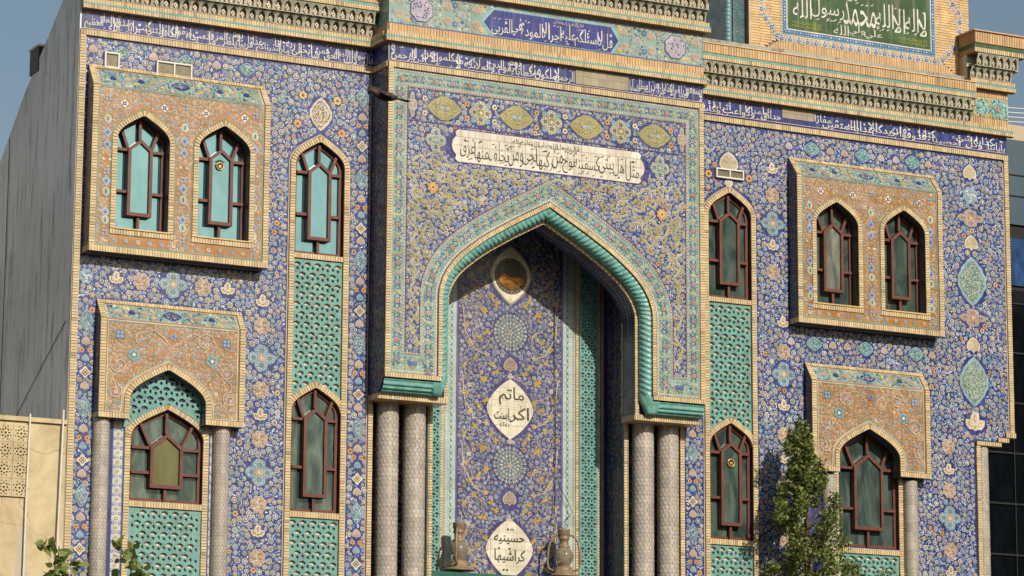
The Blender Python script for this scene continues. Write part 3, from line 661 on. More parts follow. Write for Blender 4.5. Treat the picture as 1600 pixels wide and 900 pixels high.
# --- pierced turquoise screens
def lattice(name, outer, c, z0, z1, Y, parent=B, thick=.045, sc=1.0, hs=1.0):
    loops = [outer]; P = np.array(outer); x0, x1 = P[:, 0].min(), P[:, 0].max()
    px, pz = .165*sc, .150*sc
    cres = [(-.050, -.010), (-.032, .013), (0, .023), (.032, .013), (.050, -.010), (.022, -.022), (-.022, -.022)]
    pent = [(-.021, .012), (.004, .021), (.021, .006), (.012, -.018), (-.012, -.016)]; drop = [(0, .028), (.018, .006), (.014, -.018), (-.012, -.020), (-.019, .004)]
    j = 0; z = z1
    while z > z0-.2:
        off = .5*(j % 2); n = int((x1-x0)/px)+3
        for i in range(-n, n+1):
            xc = c+(i+off)*px
            for (dx, dz, sh) in ((0, 0, cres), (0, -.078*sc, pent), (px*.5, -.058*sc, drop), (px*.5, -.0*sc, None)):
                if sh is None: continue
                mir = 1 if (i+j) % 2 else -1
                H = [(xc+dx+a*sc*mir*1.2*hs, z+dz+b*sc*1.34*hs) for a, b in sh]
                if mir < 0: H.reverse()
                hx = np.array([h[0] for h in H]); hz = np.array([h[1] for h in H])
                ins, dm = in_poly(hx, hz, outer)
                if ins.all() and dm.min() > .008: loops.append(H)
                elif ins.sum() >= 4 and False: pass
        z -= pz; j += 1
    m = MB(front(Y)); m.tess(loops, TEAL, 0, -thick, mix(TEAL, CREAM, .3))
    # colour varies tile by tile
    for k in range(len(m.c)):
        if k < len(m.c): m.c[k] = var(m.c[k], .06)
    o = m.build(name, M_LATT, parent)
    b = MB(front(Y)); b.tess([outer], c3(226, 212, 192), -thick-.001)
    b.build('backing', M_BRICK, o)
    return o
for s in (-1, 1):
    c = TC*s
    low = list(reversed(arch(c, THW, 1.46, 1.46, 1.93)))
    lattice('pierced_screen', [(c-THW, 3.785), (c-THW, 1.54)]+arch(c, THW, 1.54, 1.56, 1.93)[1:-1]+[(c+THW, 1.54), (c+THW, 3.785)], c, 1.4, 3.72, .01)
    lattice('pierced_screen', rectp(c-THW, -2.6, c+THW, -.09), c, -2.6, -.15, .01)

# --- windows
def bar(m, p, q, w, d, Y, col=(.2, .1, .08)):
    dx, dz = q[0]-p[0], q[1]-p[1]; l = math.hypot(dx, dz); nx, nz = -dz/l*w/2, dx/l*w/2
    cs = [(p[0]+nx, p[1]+nz), (q[0]+nx, q[1]+nz), (q[0]-nx, q[1]-nz), (p[0]-nx, p[1]-nz)]
    P = [(x, Y, z) for x, z in cs]+[(x, Y-d, z) for x, z in cs]
    m.add(P, [(0, 1, 2, 3), (4, 5, 6, 7), (0, 1, 5, 4), (1, 2, 6, 5), (2, 3, 7, 6), (3, 0, 4, 7)], col)
def window(c, hw, z0, zs, za, Y, glass, parent, sw=.21, sb=.26, ssh=None, glass2=None, label=None):
    m = MB(); A = arch(c, hw, z0, zs, za); I = offs(A, -.045)
    I[0] = (I[0][0], z0+.05); I[-1] = (I[-1][0], z0+.05)
    f = MB(front(Y)); f.tess([A, list(reversed(I))], (.2, .1, .08), .0, -.07)
    ssh = ssh or zs-.06; sa = ssh+sw*.80
    W_ = MB(); W_.v, W_.f, W_.c = f.v, f.f, f.c
    for z in (z0+(ssh-z0)*.40+.1, ssh-.02):
        bar(W_, (c-hw+.03, z), (c-sw, z), .042, .05, Y); bar(W_, (c+sw, z), (c+hw-.03, z), .042, .05, Y)
    bar(W_, (c, z0), (c, z0+sb), .042, .05, Y); bar(W_, (c, sa), (c, za-.03), .042, .05, Y)
    u = hw*.72; zz = zs+(za-zs)*.50
    for s in (-1, 1): bar(W_, (c+s*sw*.95, ssh), (c+s*u, zz), .042, .05, Y)
    o = W_.build('window', M_WOOD, parent, label)
    g = MB(front(Y+.03)); g.tess([A], (.1, .2, .2), 0); g.build('pane', glass, o)
    # projecting sash with pointed head
    s_ = MB(); ys = Y-.09
    O = [(c-sw, z0+sb), (c-sw, ssh), (c, sa), (c+sw, ssh), (c+sw, z0+sb)]; I2 = offs(O+[O[0]][:0], -.05, True) if False else [(c-sw+.048, z0+sb+.05), (c-sw+.048, ssh-.02), (c, sa-.06), (c+sw-.048, ssh-.02), (c+sw-.048, z0+sb+.05)]
    q = MB(front(ys)); q.tess([O, list(reversed(I2))], (.2, .1, .08), 0, -.12)
    q.build('sash', M_WOOD, o)
    g = MB(front(ys+.035)); g.tess([I2], (.1, .2, .2), 0); g.build('sash_pane', glass2 or glass, o)
    return o
for s in (-1, 1):
    c = TC*s
    window(c, THW-.01, 3.87, 5.22, 5.59, .07, G_SKY if s < 0 else G_DARK, B, .19, .22, 5.14, None, 'tall upper window beside the entrance, wooden sash with a pointed head')
    window(c, THW-.01, 0.0, 1.49, 1.85, .07, G_DARK, B, .19, .22, 1.40)
window(-5.94, .555, 0.0, .92, 1.33, .07, G_DARK, B, .25, .20, .80, G_OLIVE)
window(6.2, .575, 0.02, 1.42, 1.89, .07, G_DARK, B, .28, .28, 1.32)

# --- friezes, bands and cornices
MISSING = [(.48, 1.43), (4.62, 5.23)]
TL = 'قال صوابا ذلك اليوم الحق فمن شاء اتخذ إلى ربه مآبا إنا أنذرناكم عذابا قريبا يوم ينظر المرء ما قدمت يداه ويقول الكافر يا ليتني كنت ترابا صدق الله العلي العظيم'.split()
TP1 = 'ربك عطاء حسابا لا يسمعون فيها لغوا ولا كذابا جزاء'.split()
TP1 = 'لا يسمعون فيها لغوا ولا كذابا جزاء من ربك عطاء حسابا'.split()
TP2 = 'الرحمن لا يملكون منه خطابا يوم يقوم الروح والملائكة صفا لا يتكلمون إلا من أذن له الرحمن و'.split()
TR1 = 'حدائق وأعنابا وكواعب أترابا وكأسا دهاقا'.split()
TR2 = 'بآياتنا كذابا وكل شيء أحصيناه كتابا فذوقوا فلن نزيدكم إلا عذابا إن للمتقين مفازا'.split()
def frieze(x0, x1, Y, runs, parent=B):
    m = MB(front(Y)); m.hbox(x0, 6.87, x1, 7.155, -.02, .004, DEEP)
    k = int((x1-x0)/.16)
    for i in range(k): m.rect(x0+.16*i+.003, 6.885, x0+.16*(i+1), 7.14, var(DEEP if (i % 3) else NAVY, .16), .006)
    m.ribbon([(x0, 6.884), (x1, 6.884)], -.006, .006, PALEP, .010); m.ribbon([(x0, 7.143), (x1, 7.143)], -.006, .006, PALEP, .010)
    for x, z, r in darts(rectp(x0+.01, 6.9, x1-.01, 7.13), [(.011, 900)], (), 31): m.disc(x, z, r*.7, var(MBLUE), .0085, 5)
    o = m.build('inscription_band', M_TILE, parent)
    w = MB(front(Y))
    for a, b, words in runs: line_text(w, words, a, b, 6.890, 7.138, WHITE, .0125, 2.4, .26, .50, .006)
    w.build('lettering', M_TILE, o)
    for a, b in MISSING:
        if x0 < a < x1 and (Y < -.1) == (a < 2):
            g = MB(front(Y)); g.hbox(a, 6.90 if a < 2 else 6.97, b, 7.15, .006, .016, c3(160, 148, 122))
            n = round((b-a)/.135)
            for i in range(n):
                for j in range(2):
                    zz = 6.905+j*.122 if a < 2 else 6.975+j*.088; hh = .115 if a < 2 else .082
                    g.rect(a+(b-a)*i/n+.004, zz, a+(b-a)*(i+1)/n-.004, zz+hh, var(c3(172, 160, 132), .10), .018)
            g.build('bare_mortar_patch', M_BRICK, o)
    return o
frieze(XL+.03, PL, 0, [(XL+.06, PL-.01, TL)])
frieze(PL+.02, PR-.01, FY, [(1.45, 2.77, TP1), (-2.70, .46, TP2)])
frieze(PR, XR-.03, 0, [(PR+.03, 4.60, TR1), (5.25, XR-.05, TR2)])

CELLW = .150
def cell_row(m, x0, x1, z0, hgt, Y, half, lean=0.0, upper=False):
    n = max(1, round((x1-x0)/CELLW)); w = (x1-x0)/n
    for i in range(n):
        c = x0+(i+.5)*w
        if half: c = x0+i*w
        if half and i == 0: continue
        q = w*.35; zb = z0+hgt*.05; zt = z0+hgt*.93
        hole = [(c-q, zb), (c-q, z0+hgt*.55), (c-q*.75, z0+hgt*.72), (c, zt), (c+q*.75, z0+hgt*.72), (c+q, z0+hgt*.55), (c+q, zb)]
        ou = [(c-w/2, z0), (c-w/2, z0+hgt), (c+w/2, z0+hgt), (c+w/2, z0)]
        mp = lambda u, v, h: (u, Y-h-lean*max(0, (v-z0)/hgt)**2, v)
        m.map = mp
        ou = [(c-w/2, z0), (c-w/2, z0+hgt*.5), (c-w/2, z0+hgt), (c, z0+hgt), (c+w/2, z0+hgt), (c+w/2, z0+hgt*.5), (c+w/2, z0)]
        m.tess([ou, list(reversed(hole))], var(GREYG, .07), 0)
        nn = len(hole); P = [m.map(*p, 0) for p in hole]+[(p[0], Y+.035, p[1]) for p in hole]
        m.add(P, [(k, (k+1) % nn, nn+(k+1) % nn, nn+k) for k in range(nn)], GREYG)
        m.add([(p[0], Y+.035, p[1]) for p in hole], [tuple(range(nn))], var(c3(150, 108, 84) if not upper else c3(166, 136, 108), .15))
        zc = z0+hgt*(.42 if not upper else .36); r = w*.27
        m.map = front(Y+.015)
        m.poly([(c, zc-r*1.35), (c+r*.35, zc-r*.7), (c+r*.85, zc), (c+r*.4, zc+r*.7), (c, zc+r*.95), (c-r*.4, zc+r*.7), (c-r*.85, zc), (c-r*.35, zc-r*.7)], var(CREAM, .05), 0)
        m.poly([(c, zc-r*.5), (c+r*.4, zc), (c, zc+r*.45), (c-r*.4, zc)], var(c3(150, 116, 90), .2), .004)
        m.disc(c, zc+r*1.25, r*.32, CREAM, 0, 6)
        m.map = mp
        # corbel tip and pale spandrel between two niches
        tri = [(c+w/2-w*.17, z0+hgt*.97), (c+w/2+w*.17, z0+hgt*.97), (c+w/2, z0+hgt*.80)]
        if i < n-1: m.poly(tri, var(CREAM, .08), .006); m.disc(c+w/2, z0+hgt*.92, w*.05, GREYG, .010, 5)
        m.poly([(c-w/2, z0+hgt*.995), (c, z0+hgt*.91), (c+w/2, z0+hgt*.995)], c3(70, 84, 70), .008) if upper is False else None  # dark scallop paints the shadow line below the upper row
def cornice(x0, x1, Y, z0, parent=B, end=False, top=True, zrow=None):
    """lower trim, two rows of stalactite niches, upper trim, soldier course"""
    m = MB(front(Y))
    e = .09 if end else 0
    zt = z0
    bricks(m, [(x0, zt+.032), (x1+e, zt+.032)], -.032, .032, 0, .12); m.hbox(x0, zt+.066, x1+e, zt+.092, 0, .112, TEAL)
    bricks(m, [(x0, zt+.126), (x1+e*.8, zt+.126)], -.034, .034, 0, .105)
    o = m.build('cornice', M_BRICK, parent)
    z1 = (zrow or zt+.165)
    m = MB(front(Y))
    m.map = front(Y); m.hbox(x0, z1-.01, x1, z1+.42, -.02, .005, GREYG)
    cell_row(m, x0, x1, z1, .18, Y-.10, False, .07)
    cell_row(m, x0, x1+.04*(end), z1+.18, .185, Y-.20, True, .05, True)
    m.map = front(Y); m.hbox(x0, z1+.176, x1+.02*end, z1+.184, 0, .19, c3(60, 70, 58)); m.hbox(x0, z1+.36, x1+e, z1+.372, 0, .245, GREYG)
    if end:
        m.hbox(x1-.01, z1, x1+.001, z1+.18, -.3, .06, GREYG); m.hbox(x1, z1+.18, x1+.03, z1+.36, -.3, .15, GREYG)
    m.build('stalactite_niches', M_TILE, o)
    if top:
        z2 = z1+.372; m = MB(front(Y))
        bricks(m, [(x0, z2+.036), (x1+e, z2+.036)], -.036, .036, 0, .27); m.hbox(x0, z2+.074, x1+e, z2+.115, 0, .262, TEAL)
        bricks(m, [(x0, z2+.19), (x1+e*1.1, z2+.19)], -.075, .075, 0, .275, .05, BRICK2)
        m.hbox(x0, z2+.268, x1+e*1.2, z2+.285, -.4, .29, c3(226, 196, 150))
        m.build('coping', M_BRICK, o)
    return o
cornice(XL, PL, 0, 7.16)
cornice(PR, 8.33, 0, 7.16)

# ================================================================== portal
P = MB(front(FY))
BASE = [(PL, 2.09), (PC-1.89, 2.09)] + [(PC-1.89*u, 3.30+1.66*v) for u, v in PROF]
BASE = BASE + [(2*PC-x, z) for x, z in reversed(BASE[1:-1])] + [(PR, 2.09)]
ARC = BASE[1:-1]                                    # arch only, feet at z 2.09
hole = offs(ARC, -.07)
outer = [(PL, 2.02), (PL, 9.3), (PR, 9.3), (PR, 2.02)]
loop = [(PL, 2.02), (hole[0][0], 2.02)]+hole[1:-1]+[(hole[-1][0], 2.02), (PR, 2.02), (PR, 9.3), (PL, 9.3)]
P.tess([loop], TURQ, 0, -.05, NAVY2)
PORT = P.build('portal_front', M_TILE, B)
# tile art on the portal
t = MB(front(FY))
st_out = offs(ARC, .30); st_out[0] = (st_out[0][0], 2.42); st_out[-1] = (st_out[-1][0], 2.42)
NV = [(-2.41, 2.42), (-2.41, 6.50), (2.47, 6.50), (2.47, 2.42)] + list(reversed(st_out))
t.tess([NV], NAVY, .0004)
dotted(t, [(-2.425, 2.40), (-2.425, 6.515), (2.485, 6.515), (2.485, 2.40)], -.0, .028, PALEP)
t.ribbon([(-2.41, 2.42), (-2.41, 6.50), (2.47, 6.50), (2.47, 2.42)], -.012, .0, PURP, .0085)
so = offs(ARC, .285); so[0] = (so[0][0], 2.40); so[-1] = (so[-1][0], 2.40)
dotted(t, so, -.014, .014, PALEP, h=.006); t.ribbon(offs(so, .016), 0, .012, PURP, .0085)
for s in ((-2.425, PC-2.18), (PC+2.18, 2.485)): dotted(t, [(s[0], 2.405), (s[1], 2.405)], -.014, .014, PALEP, h=.0065)
dotted(t, [(-2.645, 2.12), (-2.645, 6.735), (2.705, 6.735), (2.705, 2.12)], -.0, .022, CREAM, h=.004)
t.ribbon([(-2.66, 2.12), (-2.66, 6.76), (2.72, 6.76), (2.72, 2.12)], -.008, .008, NAVY, .006)
ai = offs(ARC, .02); dotted(t, offs(ARC, .03), -.012, .012, CREAM, h=.004); t.ribbon(ARC, .002, .014, PURP, .006)
for a, b in ((-2.645, PC-1.92), (PC+1.92, 2.705)): dotted(t, [(a, 2.125), (b, 2.125)], -.012, .012, CREAM, h=.0045)
# frame and arch border flowers
border_run(t, [(-2.545, 2.24), (-2.545, 6.63), (2.60, 6.63), (2.60, 2.24)], .17)
border_run(t, offs(ARC, .16), .17)
AB = offs(ARC, .06)+list(reversed(offs(ARC, .255))); field(t, AB, 'turq', [], 47, [(.014, 1300), (.009, 2400)], h=.0012)
for c in (-2.28, 2.34):
    for d in (-.2, .2): t.wavy(c+d*.2, 2.25, .05, MBLUE, .006, 8, .3)
    t.leaf(c, 2.2, .06, .02, 0, OLIVE, .006)
    field(t, rectp(c-.34, 2.15, c+.34, 2.36), 'turq', [(c, 2.25, .06)], 46, [(.02, 500), (.013, 1500)])
field(t, rectp(-2.62, 2.42, -2.46, 6.5), 'turq', [], 41, [(.014, 1500), (.009, 2500)]); field(t, rectp(2.52, 2.42, 2.68, 6.5), 'turq', [], 42, [(.014, 1500), (.009, 2500)])
field(t, rectp(-2.6, 6.56, 2.68, 6.70), 'turq', [], 43, [(.014, 1500), (.009, 2500)])
av = []
# top zone with flat ovals and crosses
for x in (-1.79, -.55, .68, 1.90):
    m_oval(t, x, 6.23, .30, .195, c3(186, 178, 116), [c3(206, 198, 150), OLIVE, c3(206, 198, 150), c3(150, 130, 70), OLIVE], OLIVE, pitch=.036, flip=True); av.append((x, 6.23, .29, .2))
    t.wavy(x-.05, 6.23, .035, LBLUE, .018, 5, .2); t.wavy(x+.05, 6.23, .035, LBLUE, .018, 5, .2)
for x in (-1.17, .06, 1.29):
    m_cross(t, x, 6.23, .19, .19, OLIVE, [CREAM, GOLD, PINK], CREAM, OLIVE)
    for a in range(4): t.wavy(x+.17*math.cos(a*1.571+.785), 6.23+.17*math.sin(a*1.571+.785), .055, CYAN, .007, 6, .3)
    av.append((x, 6.23, .23))
for x in (-2.33, 2.40): m_cross(t, x, 6.23, .08, .2, PALEP, [PINK, TURQ], CREAM, PINK); av.append((x, 6.23, .1, .22))
for x in (-1.4, -2.12, -.93, -.2, .3, 1.05, 1.55, 2.2):
    for z in (6.12, 6.35): t.wavy(x, z, .05, ORANGE if (int(x*10) % 3) else CREAM, .007, 7, .25); t.disc(x, z, .02, BROWN, .0095, 5); av.append((x, z, .05))
t.ribbon([(-2.40, 5.98), (2.46, 5.98)], -.010, .010, PURP, .006); av.append((0, 5.98, 2.5, .01))
# white panel
sc = [(-1.55, 5.43), (-1.60, 5.47), (-1.58, 5.53), (-1.64, 5.60), (-1.66, 5.68), (-1.64, 5.76), (-1.58, 5.83), (-1.60, 5.89), (-1.55, 5.93)]
WP = sc+[(2*PC-x, z) for x, z in reversed(sc)]
t.poly([(PC+(x-PC)*1.012, 5.68+(z-5.68)*1.06) for x, z in WP], PURP, .007); t.poly(WP, c3(240, 232, 212), .010)
for i in range(26): t.ribbon([(-1.5+i*.123, 5.45), (-1.5+i*.123, 5.915)], -.0018, .0018, c3(190, 176, 156), .0125)
for z in (5.56, 5.69, 5.82): t.ribbon([(-1.6, z), (1.66, z)], -.0018, .0018, c3(190, 176, 156), .0125)
for x, z in ((-1.55, 5.50), (-1.6, 5.86), (1.6, 5.86), (1.6, 5.50)): pass
av.append((PC, 5.68, 1.72, .27)); av += [(x, 5.68, .32, .27) for x in (-1.45, -1.0, -.5, 0, .5, 1.0, 1.5)]
for x in (-1.93, 2.0): m_cross(t, x, 5.72, .17, .20, TURQ, [WHITE, DTEAL, CYAN], CREAM, TURQ); av.append((x, 5.72, .19))
# orange flowers and gold cloud scrolls in the spandrels
for s in (-1, 1):
    X = lambda x: PC+s*x
    t.wavy(X(2.0), 4.98, .10, ORANGE, .012, 8, .25); t.disc(X(2.0), 4.98, .05, YEL, .0145, 8); t.disc(X(2.0), 4.98, .02, BROWN, .017, 6)
    av.append((X(2.0), 4.98, .11))
    def rib(pts, w, col=c3(168, 166, 120)):
        w *= .62
        pts = [(X(a), b) for a, b in pts]; R = []
        n = len(pts)
        for i in range(n-1):                        # Catmull-Rom
            p0, p1, p2, p3 = pts[max(0, i-1)], pts[i], pts[i+1], pts[min(n-1, i+2)]
            for k in range(6):
                q = k/6; R.append(tuple(.5*((2*p1[d])+(-p0[d]+p2[d])*q+(2*p0[d]-5*p1[d]+4*p2[d]-p3[d])*q*q+(-p0[d]+3*p1[d]-3*p2[d]+p3[d])*q**3) for d in (0, 1)))
        R.append(pts[-1]); t.ribbon(R, -w/2-.009, w/2+.009, CREAM, .007); t.ribbon(R, -w/2, w/2, col, .0095)
        for (a, b) in pts[1:-1:2]:
            t.leaf(a, b, w*1.6, w*.8, rng.uniform(0, 3.1), col, .0105)
            av.append((a, b, w*.9))
    rib([(2.35, 5.35), (2.22, 5.45), (2.1, 5.36), (2.0, 5.42), (1.85, 5.34), (1.7, 5.36), (1.58, 5.26), (1.45, 5.3)], .03)
    rib([(2.36, 5.15), (2.28, 5.02), (2.36, 4.85), (2.24, 4.72), (2.3, 4.55), (2.18, 4.45)], .03)
    rib([(2.12, 5.22), (1.95, 5.2), (1.85, 5.08), (1.72, 5.12), (1.62, 5.0), (1.46, 5.02), (1.35, 5.12), (1.2, 5.08)], .03)
    rib([(1.9, 4.82), (1.75, 4.86), (1.62, 4.76), (1.5, 4.8), (1.42, 4.68)], .03)
    rib([(2.12, 4.78), (2.05, 4.62), (1.9, 4.60), (1.82, 4.46), (1.7, 4.50)], .03)
    rib([(1.25, 5.35), (1.1, 5.28), (.98, 5.34), (.82, 5.24), (.68, 5.3), (.55, 5.2)], .028)
    rib([(1.4, 4.92), (1.22, 4.86), (1.1, 4.92)], .028); rib([(.45, 5.36), (.3, 5.28), (.16, 5.33), (.0, 5.27)], .028)
    rib([(2.38, 4.40), (2.26, 4.28), (2.34, 4.12), (2.22, 3.98), (2.34, 3.82), (2.27, 3.66), (2.33, 3.5)], .03)
    rib([(2.10, 4.38), (2.16, 4.24), (2.08, 4.12)], .026)
    zz = [(2.29+.065*math.sin(k*1.05), 3.5-k*.09) for k in range(12)]
    rib(zz, .026, c3(176, 166, 92))
    for k in range(5): spiral(t, X(2.29+(.04 if k % 2 else -.04)), 3.36-.2*k, .055, .9, 1.5*k, 1, .014, c3(176, 166, 92), .011, CREAM, .02)
    for (a, b, r) in ((1.62, 5.16, .12), (2.1, 4.92, .13), (1.3, 5.2, .09), (1.95, 4.72, .10), (.75, 5.33, .07), (1.75, 4.66, .08), (2.25, 4.85, .08)):
        spiral(t, X(a), b, r, 1.1, rng.uniform(0, 6), s, .013, c3(170, 162, 110), .0115, c3(204, 202, 182), .03)
    if s < 0:
        SPN = [(x, z) for x, z in NV if x > PC] + [(PC, 5.28)]
        lo_ = [(PC+.02, 5.34), (PC+1.0, 4.92), (PC+1.6, 4.5), (PC+2.0, 4.05), (PC+2.21, 3.5), (PC+2.42, 3.5), (PC+2.42, 5.38)]
        CUR = darts(lo_, [(.085, 120), (.06, 160)], [(PC+2.0, 4.98, .12, .12)], 45)
    for (cx_, cz_, r) in CUR:
        st = (cx_*13.7+cz_*7.1) % 6.28; sg = 1 if (int(cx_*31+cz_*17) % 2) else -1
        spiral(t, X(cx_-PC), cz_, r*.92, .95, st, sg*s, .010, c3(170, 162, 110), .0105, c3(204, 202, 182), .02)
        t.leaf(X(cx_-PC)+s*r*.7*math.cos(st), cz_+r*.7*math.sin(st), .045, .02, st, c3(176, 160, 80), .0120)
        t.wavy(X(cx_-PC), cz_, r*.34, var(c3(190, 170, 150)), .0125, 5, .3); t.disc(X(cx_-PC), cz_, r*.14, RUST, .0145, 5)
    for k in range(9):
        a, b = rng.uniform(1.5, 2.1), rng.uniform(4.72, 5.25); t.leaf(X(a), b, .05, .022, rng.uniform(0, 3), PINK, .011)
field(t, NV, 'navy', av, 44, [(.042, 110), (.032, 480), (.023, 1100), (.0155, 2600)])
TW = t.build('portal_tilework', M_TILE, PORT)
w = MB(front(FY))
line_text(w, 'مثل اهل بيتي كسفينة نوح من ركبها نجى ومن تخلف عنها غرق'.split(), -1.52, 1.62, 5.455, 5.81, INK, .015, 2.0, .14, .03, -.008)
line_text(w, 'قال رسول الله صلى الله عليه واله'.split(), -.62, .55, 5.80, 5.905, INK, .015, 1.3, .12, .02, -.006, False)
for i in range(14): w.leaf(-1.4+i*.225, 5.78+rng.uniform(-.03, .02), .04, .006, .35, INK, .015)
w.build('hadith_lettering', M_TILE, PORT)
# brick edges of the portal front
m = MB(front(FY))
bricks(m, [(PL+.042, 2.09), (PL+.042, 6.86)], -.042, .042, 0, .025); bricks(m, [(PR-.042, 2.09), (PR-.042, 6.86)], -.042, .042, 0, .025)
bricks(m, [(PL, 6.815), (PR, 6.815)], -.045, .045, 0, .032)
bricks(m, [(PL, 2.055), (PC-1.83, 2.055)], -.035, .035, 0, .03); bricks(m, [(PC+1.83, 2.055), (PR, 2.055)], -.035, .035, 0, .03)
bricks(m, ARC, -.07, 0, -.02, .03)
m.build('brick_border', M_BRICK, PORT)
# rope moulding: cove from the front plane back to the inner arch
def zfix(z): return 2.02-(2.02-z)*1.5 if z < 2.02 else z
RB = resample(BASE, .0125); NT = 22
def horiz(p): return p[1] < 2.11 and (p[0] < PC-1.95 or p[0] > PC+1.95)
cum = 0; rp = MB(); rows = []
offp = [offs(RB, -.07-.13*k/NT) for k in range(NT+1)]
for i in range(len(RB)):
    h_ = horiz(RB[i]); row = []
    # outward normal of the cove in plan, direction of offset inwards
    j0, j1 = max(0, i-1), min(len(RB)-1, i+1); dx, dz = RB[j1][0]-RB[j0][0], RB[j1][1]-RB[j0][1]; l = math.hypot(dx, dz); nx, nz = dz/l, -dx/l
    for k in range(NT+1):
        tt = k/NT; x, z = offp[k][i]; y = FY+.01+(LY-FY-.02)*tt
        ph = (tt*4.0+.5 if h_ else (i*.0125/.085 + tt*1.3*(1 if x > PC else -1)))
        b = .058*math.sin(math.pi*tt)**.8+(.019 if not h_ else .030)*abs(math.sin(math.pi*ph))
        x += nx*b*.82; z += nz*b*.82*(1 if not h_ else .6); y -= b*.56
        row.append((x, y, zfix(z)))
    rows.append(row)
vs = [p for r in rows for p in r]; fs = []; cs_ = []
for i in range(len(rows)-1):
    for k in range(NT):
        a = i*(NT+1)+k; fs.append((a, a+1, a+NT+2, a+NT+1)); cs_.append(var(c3(120, 188, 178), .05))
rp.add(vs, fs, cs_); rp.build('rope_moulding', M_LATT, PORT, smooth=True)
# inner arch block with the ledge on top of the columns
IA = offs(ARC, -.27); IA[0] = (IA[0][0], 1.72); IA[-1] = (IA[-1][0], 1.72)
I1 = offs(ARC, -.195)
m = MB(front(LY))
blk = [(PL, 1.72)]+[IA[0]]+IA[1:-1]+[IA[-1], (PR, 1.72), (PR, 5.3), (PL, 5.3)]
m.tess([blk], NAVY2, -.02, -.40, NAVY2)
m.add([(x, y, 1.719) for x, y in ((PL, LY+.02), (IA[0][0], LY+.02), (IA[0][0], .05), (PL, .05))], [(0, 1, 2, 3)], BRICK2)
m.add([(x, y, 1.719) for x, y in ((PR, LY+.02), (IA[-1][0], LY+.02), (IA[-1][0], .05), (PR, .05))], [(0, 1, 2, 3)], BRICK2)
INN = m.build('inner_arch', M_TILE, PORT)
m = MB(front(LY))
LE = [(IA[0][0], 1.80)]+[p for p in offs(ARC, -.27)[1:-1]]+[(IA[-1][0], 1.80)]
bricks(m, LE, 0, .07, -.02, .012)
for a, b in ((PL, IA[0][0]), (IA[-1][0], PR)):
    bricks(m, [(a, 1.765), (b, 1.765)], -.045, .045, -.02, .012)
m.map = leftface(PL); bricks(m, [(-.0, 1.765), (LY, 1.765)], -.045, .045, -.02, .008)
m.map = leftface(IA[-1][0]); bricks(m, [(.05, 1.765), (LY, 1.765)], -.045, .045, -.02, .006); bricks(m, [(.045, 1.81), (.045, 3.3)], -.02, .02, -.01, .008)
m.map = lambda u, v, h: (u, .05, v)
m.build('brick_edge', M_BRICK, INN)
# floral soffit of the inner arch (reveal between Y -.33 and .05)
t = MB(); SP = resample(LE, .05)
cumS = 0
for i in range(len(SP)-1):
    a, b = SP[i], SP[i+1]; ang = math.atan2(b[1]-a[1], b[0]-a[0]); nx, nz = math.sin(ang), -math.cos(ang)
    for y in (-.24, -.15, -.06):
        cx, cz = (a[0]+b[0])/2+nx*.004, (a[1]+b[1])/2+nz*.004; r = .022 if y == -.15 else .014
        Pp = []
        for k in range(6):
            q = k*1.047; u = r*math.cos(q); v = r*math.sin(q)
            Pp.append((cx+math.cos(ang)*u, y+v, cz+math.sin(ang)*u))
        t.add(Pp, [tuple(range(6))], var(rng.choice([PINK, LBLUE, c3(170, 150, 130), TURQ]), .2))
t.build('floral_soffit', M_TILE, INN)
# side faces of the portal
for X, s in ((PL, -1), (PR, 1)):
    m = MB(leftface(X-.004) if s < 0 else (lambda u, v, h: (PR+.004+h, u, v)))
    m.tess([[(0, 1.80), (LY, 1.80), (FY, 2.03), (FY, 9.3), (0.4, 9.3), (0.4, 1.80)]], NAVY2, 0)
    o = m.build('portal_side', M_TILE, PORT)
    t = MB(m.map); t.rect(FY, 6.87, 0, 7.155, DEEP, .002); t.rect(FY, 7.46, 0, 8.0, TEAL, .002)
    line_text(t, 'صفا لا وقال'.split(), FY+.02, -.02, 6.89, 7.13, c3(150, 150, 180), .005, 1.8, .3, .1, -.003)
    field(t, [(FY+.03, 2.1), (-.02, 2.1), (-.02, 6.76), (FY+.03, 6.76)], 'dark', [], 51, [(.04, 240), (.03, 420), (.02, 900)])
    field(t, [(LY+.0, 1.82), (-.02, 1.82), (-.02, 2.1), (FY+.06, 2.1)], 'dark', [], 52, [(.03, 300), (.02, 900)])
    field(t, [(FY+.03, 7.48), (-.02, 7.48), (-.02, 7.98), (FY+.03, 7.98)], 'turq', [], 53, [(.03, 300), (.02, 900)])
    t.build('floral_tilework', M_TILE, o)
    t = MB(m.map); q = 1 if s < 0 else -1
    bricks(t, [(-.0, 6.82), (FY, 6.82)], -.045, .045, 0, .02); bricks(t, [(0, 7.19), (FY, 7.19)], -.032, .032, 0, .09); t.hbox(FY-.085, 7.226, 0, 7.252, 0, .085, TEAL)
    bricks(t, [(0, 7.286), (FY, 7.286)], -.034, .034, 0, .08); bricks(t, [(0, 7.39), (FY, 7.39)], -.068, .068, 0, .012, .05, BRICK2)
    bricks(t, [(0, 8.04), (FY, 8.04)], -.04, .04, 0, .05)
    t.build('brick_band', M_BRICK, o)
